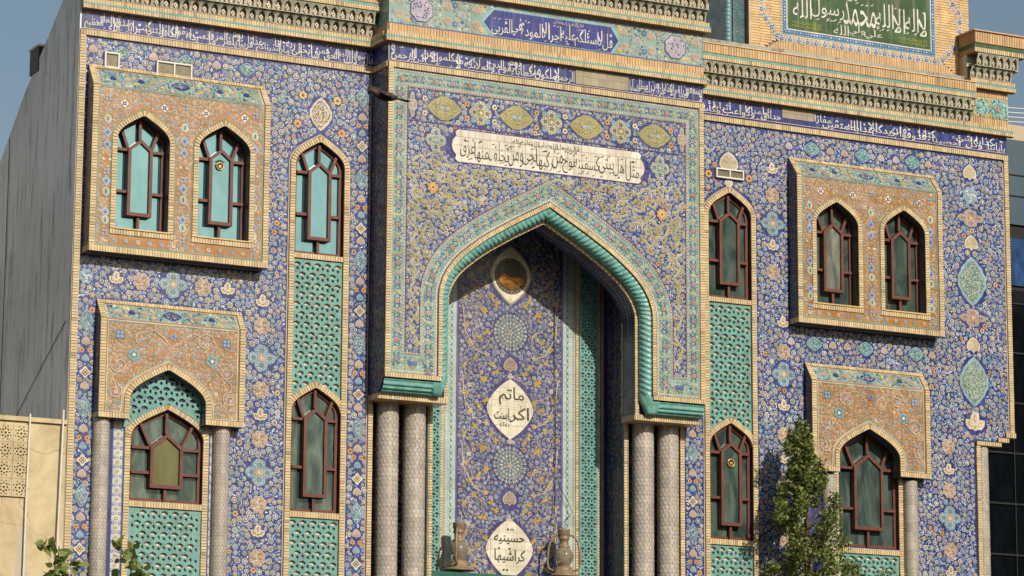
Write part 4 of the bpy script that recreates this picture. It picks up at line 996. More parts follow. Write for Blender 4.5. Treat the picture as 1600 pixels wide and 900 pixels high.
# bands above the frieze on the portal front
m = MB(front(FY))
bricks(m, [(PL-.08, 7.192), (PR+.02, 7.192)], -.032, .032, 0, .10); m.hbox(PL-.08, 7.226, PR+.02, 7.252, 0, .092, TEAL)
bricks(m, [(PL-.07, 7.286), (PR, 7.286)], -.034, .034, 0, .088)
bricks(m, [(PL, 7.39), (PR, 7.39)], -.070, .068, 0, .02, .05, BRICK2, vr=.1)
bricks(m, [(PL, 8.03), (PR, 8.03)], -.035, .035, 0, .02, .05, BRICK2)
m.build('brick_bands', M_BRICK, PORT)
t = MB(front(FY)); t.hbox(PL, 7.465, PR, 7.995, -.02, .0005, TURQ)
t.ribbon([(PL+.01, 7.472), (PR-.01, 7.472)], -.008, .008, MBLUE, .006); t.ribbon([(PL+.01, 7.985), (PR-.01, 7.985)], -.008, .008, MBLUE, .006)
av = []
CT = [(-1.13, 7.69), (-.95, 7.49), (1.11, 7.49), (1.25, 7.69), (1.11, 7.90), (-.95, 7.90)]
t.poly([(PC+.03+(x-PC-.03)*1.03, 7.69+(z-7.69)*1.12) for x, z in CT], c3(150, 200, 210), .006); t.poly(CT, DEEP, .010)
for i in range(16): t.ribbon([(-.9+i*.135, 7.495), (-.9+i*.135, 7.895)], -.003, .003, c3(96, 96, 190), .0125)
for z in (7.63, 7.77): t.ribbon([(-1.05, z), (1.2, z)], -.003, .003, c3(96, 96, 190), .0125)
av.append((.06, 7.69, 1.25, .24)); av += [(x, 7.69, .35, .26) for x in (-.8, -.4, 0, .4, .8, 1.0)]
for s in (-1, 1):
    X = lambda x: .05+s*x
    t.wavy(X(2.24), 7.73, .21, NAVY, .007, 8, .1, rz=.21); t.wavy(X(2.24), 7.73, .195, c3(190, 180, 200), .0095, 8, .1); lace(t, X(2.24), 7.73, .18, .18, [NAVY, CREAM, c3(190, 180, 200)], .012, .045)
    av.append((X(2.24), 7.73, .21))
    for x in (2.62, 1.80, 1.30): m_heart(t, X(x), 7.85, .085, PALEP, PINK); m_heart(t, X(x), 7.62, -.085, PALEP, PINK); av += [(X(x), 7.73, .1, .22)]
    m_heart(t, X(1.55), 7.73, .07, CREAM, c3(150, 150, 200)); av.append((X(1.55), 7.73, .08))
    for x in (1.22, 2.48): 
        for z in (7.55, 7.91): t.wavy(X(x), z, .045, YEL, .007, 7, .15); t.disc(X(x), z, .02, ORANGE, .0095, 6); av.append((X(x), z, .05))
    for z in (7.58, 7.88): t.wavy(X(1.67), z, .055, MBLUE, .007, 6, .35); t.disc(X(1.67), z, .02, CYAN, .0095, 6); av.append((X(1.67), z, .06))
field(t, rectp(PL+.02, 7.49, PR-.02, 7.97), 'turq', av, 61, [(.03, 500), (.022, 1100), (.015, 2600)])
o = t.build('upper_tile_panel', M_TILE, PORT)
w = MB(front(FY))
line_text(w, 'قل لا اسئلكم عليه اجرا الا المودة في القربى'.split(), -1.0, 1.14, 7.505, 7.82, WHITE, .016, 2.2, .14, .06, .003)
line_text(w, 'قال الله تبارك وتعالى'.split(), .08, .62, 7.81, 7.885, CREAM, .016, 1.2, .1, .02, -.006, False)
w.build('lettering', M_TILE, o)
cornice(PL, PR, FY, 8.02, PORT, end=True, zrow=8.18)

# --- niche
NY = .75
m = MB(); NL, NR = -1.69, 1.75
m.map = front(NY); m.tess([rectp(NL, GZ+.3, NR, 5.3)], NAVY2, 0)
m.add([(NL, .05, GZ+.3), (NL, NY, GZ+.3), (NL, NY, 5.3), (NL, .05, 5.3)], [(0, 1, 2, 3)], NAVY2)
m.add([(NR, .05, GZ+.3), (NR, NY, GZ+.3), (NR, NY, 5.3), (NR, .05, 5.3)], [(0, 1, 2, 3)], NAVY2)
m.add([(PL, .05, 5.25), (PR, .05, 5.25), (PR, NY+.1, 5.25), (PL, NY+.1, 5.25)], [(0, 1, 2, 3)], NAVY2)
NICHE = m.build('niche', M_TILE, B)
t = MB(front(NY)); t.hbox(-.88, GZ+3, .94, 5.2, 0, .012, c3(66, 62, 128)); av = []
T0 = .013
def whitemed(z, rw=.41, rh=.47):
    Pn = pointed_oval(PC, z, rw, rh, 22, 0); t.poly([(PC+(a-PC)*1.05, z+(b-z)*1.05) for a, b in Pn], PURP, T0+.006); t.poly(Pn, c3(240, 232, 206), T0+.009)
    for i in range(-2, 4): t.ribbon([(PC+i*.135-.06, z-rh*.75*(1-abs(i*.25))), (PC+i*.135-.06, z+rh*.75*(1-abs(i*.25)))], -.002, .002, c3(200, 186, 160), T0+.0115)
    for i in range(-2, 3): t.ribbon([(PC-rw*.8, z+i*.13), (PC+rw*.8, z+i*.13)], -.002, .002, c3(200, 186, 160), T0+.0115)
    av.append((PC, z, rw, rh))
whitemed(1.91); whitemed(-.28)
# upper medallion with its orange reflection painted on in amber
Pn = pointed_oval(PC, 4.04, .36, .46, 22, 0); t.poly([(PC+(a-PC)*1.06, 4.04+(b-4.04)*1.06) for a, b in Pn], c3(150, 146, 124), T0+.006); t.poly([(PC+(a-PC)*.98, 4.04+(b-4.04)*.98) for a, b in Pn], c3(236, 228, 200), T0+.009)
t.disc(PC, 4.02, .29, c3(70, 64, 50), T0+.012, 24); av.append((PC, 4.04, .38, .48))
for i in range(28):
    a = i*.2244; t.leaf(PC+.265*math.cos(a), 4.02+.265*math.sin(a), .02, .010, a+1.2, c3(150, 140, 100), T0+.016)
for z in (3.12, 1.03):
    t.wavy(PC, z, .31, c3(110, 120, 140), T0+.004, 13, .28)
    for rad, nn_, cc in ((.27, 26, c3(186, 192, 176)), (.21, 22, c3(150, 164, 150)), (.15, 16, c3(200, 200, 178)), (.09, 10, c3(150, 164, 150)), (.035, 5, c3(200, 180, 150))):
        for k in range(nn_):
            a = 2*math.pi*(k+.5*(nn_ % 4 == 2))/nn_; t.leaf(PC+rad*math.cos(a), z+rad*math.sin(a), .032, .014, a, var(cc, .12), T0+.0065); t.disc(PC+rad*math.cos(a+.12), z+rad*math.sin(a+.12), .008, CREAM, T0+.0085, 5)
    for k in range(0):
        a = k*math.pi/8; t.leaf(PC+.21*math.cos(a), z+.21*math.sin(a), .085, .032, a, c3(176, 196, 176), T0+.006); t.leaf(PC+.22*math.cos(a), z+.22*math.sin(a), .04, .013, a, c3(120, 150, 130), T0+.009)
    av.append((PC, z, .31))
for z in (2.60, .50, -1.0): m_heart(t, PC, z, .13, c3(190, 176, 150), c3(150, 130, 126), T0+.006); av.append((PC, z, .17))
for z in (3.62, 2.42, 1.40, .18, -.8): m_lotus(t, PC, z, .06, PALEP, PINK, T0+.006)
for s in (-1, 1):
    X = lambda x: PC+s*x
    for z0_ in (3.30, 2.22, 1.14, .06, -1.02, 4.38):
        spiral(t, X(.55), z0_-.28, .27, 1.6, math.pi/2*(1-s)+1.2*s, -s, .011, c3(200, 178, 160), T0+.010, None, .07)
        spiral(t, X(.62), z0_-.80, .21, 1.5, math.pi/2*(1-s)-1.0*s, s, .011, c3(200, 178, 160), T0+.010, None, .06)
        t.ribbon([(X(.84), z0_+.2), (X(.80), z0_-.2), (X(.62), z0_-.5), (X(.40), z0_-.58)], -.008, .008, PALEP, T0+.009)
        t.wavy(X(.42), z0_-.56, .05, PINK, T0+.012, 5, .4); t.wavy(X(.72), z0_+.02, .05, PALEP, T0+.012, 5, .4)
        for (a, b) in ((.78, -.12), (.70, -.40), (.42, -.20), (.62, -.62), (.80, -.75), (.50, -.95), (.33, -.72), (.55, -.30), (.25, .25), (.45, .12)):
            q = rng.uniform(0, 3.1); xx, zz = X(a), z0_+b
            if any(math.hypot((xx-v[0])/v[2], (zz-v[1])/(v[3] if len(v) > 3 else v[2])) < 1.05 for v in av): continue
            t.leaf(xx, zz, .075, .024, q, GOLD, T0+.008); t.leaf(xx+.02, zz+.02, .05, .02, q+1.3, GOLD, T0+.0085)
field(t, rectp(-.87, -1.6, .93, 5.0), 'niche', av, 71, [(.04, 160), (.03, 420), (.02, 1100), (.014, 1600)], h=T0+.002)
for s in (-1, 1):
    X = lambda x: PC+s*x
    x0, x1 = sorted((X(.905), X(1.165))); t.hbox(x0, GZ+3, x1, 5.2, 0, .010, c3(186, 208, 200))
    t.ribbon([(X(.925), -2), (X(.925), 5.2)], -.014, .014, c3(110, 96, 150), .013)
    for k in range(66):
        z = -1.5+k*.10; t.disc(X(1.02), z, .028, c3(120, 170, 170), .013, 8); t.disc(X(1.02), z, .017, WHITE, .0155, 6); t.leaf(X(1.02), z+.05, .03, .010, .8*(1 if k % 2 else -1), DTEAL, .0132)
    dotted(t, [(X(1.13), -1.5), (X(1.13), 5.1)], -.016, .016, PALEP, h=.013, pitch=.045)
    x0, x1 = sorted((X(1.61), X(1.68))); dotted(t, [(X(1.655), -1.5), (X(1.655), 5.1)], -.018, .018, PALEP, h=.004, pitch=.045)
t.build('niche_tilework', M_TILE, NICHE)
m = MB(front(NY))
for s in (-1, 1):
    X = lambda x: PC+s*x
    bricks(m, [(X(1.19), -3), (X(1.19), 5.2)], -.028, .028, 0, .03); bricks(m, [(X(1.575), -3), (X(1.575), 5.2)], -.03, .03, 0, .03)
    x0, x1 = sorted((X(1.215), X(1.545)))
    lattice('niche_screen', rectp(x0, -2.2, x1, 5.0), PC+s*1.38, -2.2, 4.95, NY-.055, NICHE, sc=.66, hs=.98)
m.build('brick_border', M_BRICK, NICHE)
t = MB(lambda u, v, h: (NR-h, u, v)); field(t, [(.1, -1.5), (.70, -1.5), (.70, 5.1), (.1, 5.1)], 'dark', [], 72, [(.035, 350), (.02, 700)]); t.build('side_tilework', M_TILE, NICHE)
w = MB(front(NY)); IK = c3(60, 58, 36)
word(w, 'ماتم', PC-.20, PC+.24, 1.97, 2.26, IK, T0+.016, 1.5, .004); word(w, 'اكر', PC-.02, PC+.33, 1.70, 1.95, IK, T0+.016, 1.6, .004); word(w, 'است', PC-.28, PC-.02, 1.74, 1.92, IK, T0+.016, 1.3, .004)
word(w, '١٤١٤', PC-.18, PC-.02, 1.63, 1.68, IK, T0+.016, 1, -.01)
word(w, 'حسينيه', PC-.27, PC+.26, -.20, -.06, IK, T0+.016, 1.0, .010); word(w, 'كراشيها', PC-.26, PC+.27, -.50, -.28, IK, T0+.016, 1.6, .008)
word(w, 'وقف', PC-.03, PC+.08, .0, .06, IK, T0+.016, 1, .0)
for x, z in ((PC-.03, .03), (PC-.1, -.60), (PC-.04, -.60), (PC+.0, -.27), (PC-.18, -.27)): w.leaf(x, z, .02, .016, .8, IK, T0+.017)
for i in range(26):
    a = rng.uniform(0, 6.28); q = rng.uniform(.45, .85); w.leaf(PC+.32*q*math.cos(a), 1.91+.36*q*math.sin(a), .018, .004, rng.choice((.4, .5, 2.6)), IK, T0+.0165)
w.build('medallion_lettering', M_TILE, NICHE)
mb_a = noise_mat('amber_reflection_paint', c3(90, 56, 22), c3(200, 140, 66), 9, .22, (1, 1, 2.5), .3, metallic=.6)
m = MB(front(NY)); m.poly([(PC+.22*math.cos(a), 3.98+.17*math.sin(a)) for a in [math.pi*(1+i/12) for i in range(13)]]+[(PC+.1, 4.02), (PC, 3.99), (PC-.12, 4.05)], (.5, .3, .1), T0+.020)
m.build('painted_reflection', mb_a, NICHE)  # half disc coloured amber in place of a warm reflection

# --- column slots beside the niche
for s in (-1, 1):
    x0, x1 = ((PL+.03), NL-.03) if s < 0 else (NR+.03, 2.66)
    m = MB(); y0 = .45
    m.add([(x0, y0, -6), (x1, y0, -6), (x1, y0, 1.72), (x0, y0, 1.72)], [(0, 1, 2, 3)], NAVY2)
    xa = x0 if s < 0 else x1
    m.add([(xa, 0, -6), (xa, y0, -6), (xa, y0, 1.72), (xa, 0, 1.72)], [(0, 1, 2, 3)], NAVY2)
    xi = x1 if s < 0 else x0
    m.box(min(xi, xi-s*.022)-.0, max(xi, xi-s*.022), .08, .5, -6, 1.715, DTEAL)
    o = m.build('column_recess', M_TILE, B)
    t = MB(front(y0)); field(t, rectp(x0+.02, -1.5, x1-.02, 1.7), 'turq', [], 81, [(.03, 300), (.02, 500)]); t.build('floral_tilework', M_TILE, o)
    t = MB(front(.08)); c = PC+s*1.70
    bricks(t, [(c, -3), (c, 1.72)], -.038, .038, -.01, .02)
    e = PL+.0 if s < 0 else 2.70
    t.map = front(0); bricks(t, [(e+.03*(s < 0), -3), (e+.03*(s < 0), 1.72)], -.04, .04, 0, .02)
    t.build('brick_edge', M_BRICK, o)

# --- tiled columns
def column(x, y, r, zt, label=None):
    n = 20; m = MB(); st = STONE
    P = [(x+r*math.cos(2*math.pi*i/n), y+r*math.sin(2*math.pi*i/n), z) for z in (GZ+.2, zt) for i in range(n)]
    m.add(P, [(i, (i+1) % n, n+(i+1) % n, n+i) for i in range(n)], st)
    mp = lambda u, v, h: (x+(r+.0015+h)*math.cos(u/r), y+(r+.0015+h)*math.sin(u/r), v)
    m.map = mp; k = 16; C = 2*math.pi*r; pu = C/k; z = zt-.03; j = 0
    while z > -1.3:
        for i in range(k):
            u = (i+.5*(j % 2))*pu; ang = (u/r) % (2*math.pi)
            if math.sin(ang) > .35: continue
            m.disc(u, z, pu*.42, var(c3(158, 146, 136), .2), .0, 8, rz=pu*.46); m.disc(u, z, pu*.30, var(c3(232, 224, 210), .08), .002, 7, rz=pu*.34); m.disc(u, z, pu*.12, var(c3(140, 90, 70) if (i % 2) else c3(110, 110, 140), .2), .0035, 5)
        z -= pu*.98; j += 1
    return m.build('column', M_TILE, B, label, smooth=False)
CY = .05
for x in (-2.40, -1.95, 2.02, 2.47): column(x, CY, .172, 1.72)
for x in (-6.96, -5.11, 6.99): column(x, -.03, .125, 1.14)
column(5.42, -.03, .125, 1.14)
column(8.52, .12, .13, 1.86)

# --- projecting bays
def bay_box(x0, x1, z0, z1, zt, Y, holes, name='bay', th=.20, leg=None):
    m = MB(front(Y))
    outer = leg or rectp(x0, z0, x1, z1)
    m.tess([outer]+holes, RUST, 0, -th, c3(70, 76, 84))
    # sloping top and cheeks
    m.add([(x0, Y, z1), (x1, Y, z1), (x1, 0, zt), (x0, 0, zt)], [(0, 1, 2, 3)], TURQ)
    for X in (x0-.004, x1+.004): m.add([(X, Y, z0), (X, 0, z0), (X, 0, zt), (X, Y, z1)], [(0, 1, 2, 3)], NAVY2)
    m.add([(x0, Y, z0+.001), (x1 if not leg else x0+.4, Y, z0+.001), (x1 if not leg else x0+.4, 0, z0+.001), (x0, 0, z0+.001)], [(0, 1, 2, 3)], BRICK2)
    if leg: m.add([(x1-.5, Y, z0+.001), (x1, Y, z0+.001), (x1, 0, z0+.001), (x1-.5, 0, z0+.001)], [(0, 1, 2, 3)], BRICK2)
    return m.build(name, M_TILE, B)
def bay_slope(t, x0, x1, z1, zt, Y, seed):
    """turquoise tile band on the sloping top"""
    L = math.hypot(Y, zt-z1); ey, ez = -Y/L, (zt-z1)/L
    t.map = lambda u, v, h: (u, Y+ey*v-h*ez, z1+ez*v+h*ey)
    av = []; c = (x0+x1)/2; a, b = .0, L-.06; mid = (a+b)/2
    m_oval(t, c, mid, .17, .10, NAVY, [LBLUE, MBLUE, WHITE], LBLUE, flip=True, h=.004); av.append((c, mid, .17, .1))
    for s in (-1, 1):
        for d, cl in ((.42, PALEP), (.62, c3(90, 100, 160)), (.82, PALEP), (1.05, MBLUE)):
            if d < (x1-x0)/2-.12: m_heart(t, c+s*d, mid, .06, cl, PINK if cl == PALEP else NAVY, h=.004); av.append((c+s*d, mid, .06))
        for d in (.72, .3):
            for q in (-.07, .07): t.wavy(c+s*d, mid+q, .032, YEL, .005, 6, .2)
    dotted(t, [(x0+.11, a+.012), (x1-.11, a+.012)], -.008, .008, PINK, h=.004); dotted(t, [(x0+.11, b-.012), (x1-.11, b-.012)], -.008, .008, CREAM, h=.004)
    dotted(t, [(x0+.115, a), (x0+.115, b)], -.014, .014, CREAM, h=.0045); dotted(t, [(x1-.115, a), (x1-.115, b)], -.014, .014, CREAM, h=.0045)
    field(t, rectp(x0+.13, a+.02, x1-.13, b-.02), 'turq', av, seed, [(.026, 500), (.019, 1300), (.013, 2600)])
def slope_bricks(m, x0, x1, z1, zt, Y):
    L = math.hypot(Y, zt-z1); ey, ez = -Y/L, (zt-z1)/L
    m.map = lambda u, v, h: (u, Y+ey*v-h*ez, z1+ez*v+h*ey)
    bricks(m, [(x0, L-.035), (x1, L-.035)], -.035, .035, 0, .025)
    bricks(m, [(x0+.045, 0), (x0+.045, L-.07)], -.045, .045, 0, .022); bricks(m, [(x1-.045, 0), (x1-.045, L-.07)], -.045, .045, 0, .022)
def upper_bay(x0, x1, cs, z0, z1, zt, seed, glasses, g2=(None, None)):
    Y = -.25
    holes = [list(reversed(arch(c, .405, 3.89, 5.23, 5.61))) for c in cs]
    o = bay_box(x0, x1, z0, z1, zt, Y, holes)
    t = MB(front(Y)); av = []
    ix0, ix1, iz0, iz1 = x0+.11, x1-.11, z0+.11, z1-.005
    t.ribbon([(ix0, iz1), (ix0, iz0), (ix1, iz0), (ix1, iz1)], -.008, .008, TEAL, .004); t.ribbon([(ix0, z1-.012), (ix1, z1-.012)], -.008, .008, TEAL, .004)
    cols = [ix0+.13, (cs[0]+cs[1])/2, ix1-.13]
    if cols[1]-.405 < cs[0]+.5: pass
    for c in cs: av.append((c, 4.4, .53, 1.1)); av.append((c, 4.0, .52, .28)); av.append((c, 4.8, .52, .5)); av.append((c, 5.2, .5, .38)); av.append((c, 5.5, .25, .25))
    for x in cols:
        for z, k in ((5.82, 'f'), (5.50, 'g'), (5.12, 'n'), (4.90, 'd'), (4.72, 'f'), (4.42, 'g'), (4.12, 'n'), (5.3, 'n'), (3.82, 'f'), (4.0, 'g'), (4.58, 'n')):
            if k == 'f': 
                for a in range(4): t.leaf(x+.035*math.cos(a*1.571+.785), z+.035*math.sin(a*1.571+.785), .03, .016, a*1.571+.785, LBLUE, .007)
                t.disc(x, z, .012, NAVY, .0095, 5)
            if k == 'g': t.disc(x, z, .058, CREAM, .007, 9, rz=.068); t.disc(x, z, .045, c3(170, 200, 180), .0095, 9, rz=.055); t.leaf(x, z, .04, .014, 1.57, DTEAL, .012)
            if k == 'n': t.wavy(x, z, .065, LBLUE, .007, 4, .3, .785, rz=.085); m_diamond(t, x, z, .042, c3(150, 160, 210), NAVY, .009)
            if k == 'd': t.disc(x-.05, z, .022, CREAM, .007, 7); t.disc(x+.05, z, .022, CREAM, .007, 7)
            av.append((x, z, .06, .07))
    for c in cs:
        for s in (-1, 1):
            x, z = c+s*.31, 5.76; t.wavy(x, z, .062, WHITE, .007, 4, .3, .785); t.wavy(x, z, .038, NAVY, .0095, 4, .35, .0); t.disc(x, z, .012, WHITE, .012, 5); av.append((x, z, .065))
    n = 14
    for i in range(n):
        x = ix0+.1+(ix1-ix0-.2)*i/(n-1); z = iz0+.075
        t.wavy(x, z, .034, var(LBLUE if i % 3 else CREAM), .007, 5, .3); t.disc(x, z, .015, MBLUE if i % 2 else RUST, .0095, 5); av.append((x, z, .035))
    poly = rectp(ix0+.01, iz0+.01, ix1-.01, iz1-.02)
    field(t, poly, 'orange', av, seed, [(.030, 200), (.021, 500), (.014, 900)])
    bay_slope(t, x0, x1, z1, zt, Y, seed+1)
    for X, q in ((x0, -1), (x1, 1)):
        t.map = (lambda u, v, h: (x0-.004-h, u, v)) if q < 0 else (lambda u, v, h: (x1+.004+h, u, v))
        field(t, [(Y+.02, z0+.1), (-.02, z0+.1), (-.02, zt-.1), (Y+.02, z1-.05)], 'dark', [], seed+2, [(.03, 300), (.018, 900)])
    t.build('floral_facing', M_TILE, o)
    m = MB(front(Y)); 
    bricks(m, [(x0+.045, z0), (x0+.045, z1)], -.045, .045, 0, .022); bricks(m, [(x1-.045, z0), (x1-.045, z1)], -.045, .045, 0, .022)
    bricks(m, [(x0, z0+.045), (x1, z0+.045)], -.045, .045, 0, .026)
    for c in cs:
        A = arch(c, .405, 3.89, 5.23, 5.61); bricks(m, A, 0, .082, -.02, .02); bricks(m, [(c-.49, 3.845), (c+.49, 3.845)], -.04, .04, -.02, .018); m.hbox(c-.42, 3.885, c+.42, 3.905, -.16, .035, c3(236, 200, 132))
        m.ribbon(A, .085, .098, c3(120, 150, 130), .004)
    m.map = leftface(x0); bricks(m, [(-.0, z0+.045), (Y, z0+.045)], -.045, .045, 0, .006)
    slope_bricks(m, x0, x1, z1, zt, Y)
    m.build('brick_border', M_BRICK, o)
    for c, g, gg in zip(cs, glasses, g2):
        m_ = window(c, .40, 3.89, 5.23, 5.60, -.06, g, B, .19, .24, 5.13, gg)
        bk = MB(front(.2)); bk.rect(c-.5, 3.8, c+.5, 5.7, BLACK, 0)
    return o
upper_bay(-7.32, -4.53, (-6.52, -5.25), 3.53, 5.99, 6.34, 91, (G_SKY, G_SKY))
upper_bay(4.73, 7.58, (5.50, 6.82), 3.55, 5.99, 6.31, 95, (G_DARK, G_DARK), (G_CURT, None))
def lower_bay(x0, x1, c, hw, za, zb, z1, zt, seed):
    Y = -.20; A = arch(c, hw, zb, zb+.28, za)
    leg = [(x0, zb), (c-hw, zb)]+A[1:-1]+[(c+hw, zb), (x1, zb), (x1, z1), (x0, z1)]
    o = bay_box(x0, x1, zb, z1, zt, Y, [], 'lower_bay', .20, leg)
    t = MB(front(Y)); av = []
    out = offs(A, .12); F = [(x0+.12, zb+.10), (out[0][0]-.01, zb+.10)]+[p for p in out[1:-1] if p[1] > zb+.1]+[(out[-1][0]+.01, zb+.10), (x1-.12, zb+.10), (x1-.12, z1-.02), (x0+.12, z1-.02)]
    t.ribbon(F, -.006, .006, CREAM, .004, True); t.ribbon(F, .010, .018, TEAL, .004, True); t.ribbon(A, .095, .105, CREAM, .0045)
    zt_ = z1-.24; xm = c
    for s in (-1, 1):
        hwid = (x1-x0)/2; X = lambda x: (x0+x1)/2+s*x
        fx, fz = X(hwid-.30), z1-.22
        t.wavy(fx, fz, .105, GOLD, .006, 6, .25); t.wavy(fx, fz, .085, MBLUE, .0085, 4, .25); 
        for a in range(4): t.disc(fx+.04*math.cos(a*1.571+.785), fz+.04*math.sin(a*1.571+.785), .025, LBLUE, .011, 7); 
        av.append((fx, fz, .1))
        gx, gz = X(hwid-.52), z1-.50
        t.wavy(gx, gz, .10, CYAN, .006, 6, .2); t.wavy(gx, gz, .06, DTEAL, .0085, 5, .4); t.disc(gx, gz, .03, WHITE, .011, 7); av.append((gx, gz, .1))
        for (a, b, r, st, sg) in ((hwid-.64, z1-.24, .15, 0, 1), (hwid-.30, z1-.66, .15, 2.5, -1), (hwid-.24, z1-1.05, .12, 1.2, 1), (hwid-.28, z1-1.32, .11, 4, -1)):
            if b-r < zb+.1: continue
            spiral(t, X(a), b, r, 1.15, st, s*sg, .013, c3(216, 196, 172), .012, None, .04); t.leaf(X(a)+.02, b-.02, .045, .02, .8, c3(190, 180, 200), .009)
        t.ribbon([(X(hwid-.50), z1-.22), (X(.30), z1-.12), (X(.16), z1-.22), (X(.08), z1-.3)], -.006, .006, c3(216, 196, 172), .012)
        t.ribbon([(X(hwid-.45), z1-.62), (X(hwid-.20), z1-.85), (X(hwid-.32), z1-1.15)], -.006, .006, c3(216, 196, 172), .012)
    m_cross(t, (x0+x1)/2, z1-.20, .08, .05, c3(150, 160, 210), [NAVY, WHITE], LBLUE, NAVY); av.append(((x0+x1)/2, z1-.2, .1))
    field(t, F, 'orange', av, seed, [(.030, 200), (.021, 520), (.014, 900)])
    bay_slope(t, x0, x1, z1, zt, Y, seed+1)
    t.map = lambda u, v, h: (x0-.004-h, u, v); field(t, [(Y+.02, zb+.1), (-.02, zb+.1), (-.02, zt-.1), (Y+.02, z1-.05)], 'dark', [], seed+2, [(.03, 300), (.018, 900)])
    t.build('floral_facing', M_TILE, o)
    m = MB(front(Y))
    bricks(m, [(x0+.045, zb), (x0+.045, z1)], -.045, .045, 0, .022); bricks(m, [(x1-.045, zb), (x1-.045, z1)], -.045, .045, 0, .022)
    bricks(m, [(x0, zb+.04), (c-hw-.0, zb+.04)], -.04, .04, 0, .026); bricks(m, [(c+hw, zb+.04), (x1, zb+.04)], -.04, .04, 0, .026)
    bricks(m, A, 0, .085, -.02, .022); slope_bricks(m, x0, x1, z1, zt, Y)
    m.map = leftface(x0); bricks(m, [(-.0, zb+.04), (Y, zb+.04)], -.04, .04, 0, .006)
    m.build('brick_border', M_BRICK, o)
    return o
lower_bay(-7.08, -4.83, -6.02, .585, 1.90, 1.14, 2.58, 2.87, 101)
lower_bay(5.00, 7.29, 6.10, .585, 1.92, 1.18, 2.64, 2.94, 105)
# wall behind the lower bays: side strips, screen over the left window
for s in (-1, 1):
    c, hw = (-5.94, .56) if s < 0 else (6.2, .58); par = WL if s < 0 else WR
    m = MB(front(0)); t = MB(front(0))
    for q in (-1, 1):
        bricks(m, [(c+q*(hw+.045), -3), (c+q*(hw+.045), 1.5)], -.045, .045, -.02, .02)
        x = c+q*(hw+.185); t.rect(x-.085, -1.5, x+.085, 1.16, c3(206, 212, 214), .003)
        for d in (-.078, .078): t.ribbon([(x+d, -1.5), (x+d, 1.16)], -.007, .007, MBLUE, .006)
        for k in range(20):
            z = 1.08-k*.135; m_diamond(t, x, z, .045, CREAM, OLIVE, .006)
            for d in (-1, 1): t.disc(x+d*.052, z+.066, .024, MBLUE, .0065, 7); t.disc(x+d*.052, z+.066, .012, WHITE, .009, 5)
            t.disc(x, z+.068, .02, PINK, .0065, 6)
    bricks(m, [(c-hw, -.045), (c+hw, -.045)], -.045, .045, -.05, .02)
    m.build('brick_border', M_BRICK, par); t.build('diamond_strip', M_TILE, par)
    lattice('pierced_screen', rectp(c-hw, -2.6, c+hw, -.09), c, -2.6, -.15, .01)
A0 = arch(-5.94, .56, .90, .92, 1.35)
m = MB(front(0)); bricks(m, A0, 0, .085, -.03, .03); m.build('brick_arch', M_BRICK, WL)
OUT = arch(-6.02, .62, 1.0, 1.42, 1.94)
LO = offs(A0, .08); LT = [p for p in LO if p[1] > 1.04]
lattice('pierced_screen', [(-6.62, 1.04)]+OUT[2:-2]+[(-5.42, 1.04)]+[(x, z) for x, z in reversed(LT)], -5.98, 1.0, 1.95, -.035)

# --- vents
for x0, x1, z0, z1 in vents:
    m = MB(front(0)); w_ = .022
    m.hbox(x0, z0, x1, z0+w_, 0, .05, WHITE); m.hbox(x0, z1-w_, x1, z1, 0, .05, WHITE); m.hbox(x0, z0+w_, x0+w_, z1-w_, 0, .05, WHITE); m.hbox(x1-w_, z0+w_, x1, z1-w_, 0, .05, WHITE)
    if x1-x0 > .4: m.hbox((x0+x1)/2-.01, z0+w_, (x0+x1)/2+.01, z1-w_, 0, .048, WHITE)
    o = m.build('vent', M_WHITE, B)
    g = MB(front(0)); k = 7
    for i in range(k):
        z = z0+w_+(z1-z0-2*w_)*i/k; dz = (z1-z0-2*w_)/k
        g.add([(x0+w_, -.018, z), (x1-w_, -.018, z), (x1-w_, -.030, z+dz*.85), (x0+w_, -.030, z+dz*.85)], [(0, 1, 2, 3)], WHITE)
    g.rect(x0+w_, z0+w_, x1-w_, z1-w_, BLACK, .008)
    g.build('louvre', M_GRILL, o)

# --- corner pilaster at the right end
m = MB(front(0)); m.map = front(-.02)
px0, px1 = 8.33, 9.16
bb = MB(); bb.box(px0+.02, px1-.03, 0.0, .9, 7.16, 8.9, BRICK2)
PIL = bb.build('corner_pilaster', M_BRICK, B)
m = MB(front(0))
bricks(m, [(px0, 7.192), (px1+.06, 7.192)], -.032, .032, 0, .11); m.hbox(px0, 7.226, px1+.06, 7.252, 0, .10, TEAL); bricks(m, [(px0, 7.286), (px1+.05, 7.286)], -.034, .034, 0, .10)
bricks(m, [(px0, 7.39), (px1, 7.39)], -.068, .068, 0, .03, .05, BRICK2); bricks(m, [(px0, 7.87), (px1, 7.87)], -.06, .06, 0, .03, .05, BRICK2)
bricks(m, [(px0, 7.965), (px1+.10, 7.965)], -.032, .032, 0, .13); m.hbox(px0, 8.0, px1+.10, 8.03, 0, .12, TEAL); bricks(m, [(px0, 8.065), (px1+.09, 8.065)], -.034, .034, 0, .12)
bricks(m, [(px0, 8.56), (px1+.22, 8.56)], -.04, .04, -.2, .26); m.hbox(px0-.0, 8.60, px1+.22, 8.68, -.2, .25, GREEN); bricks(m, [(px0, 8.78), (px1+.24, 8.78)], -.10, .10, -.2, .27, .05, BRICK2)
m.hbox(px0-.04, 8.88, px1+.27, 8.90, -.3, .30, c3(226, 180, 140))
m.build('brick_bands', M_BRICK, PIL)
m = MB(); m.map = front(0); m.hbox(px0, 8.10, px1, 8.52, -.1, .01, GREYG); cell_row(m, px0, px1+.02, 8.11, .19, -.10, False, .07); cell_row(m, px0, px1+.16, 8.30, .21, -.20, True, .05, True)
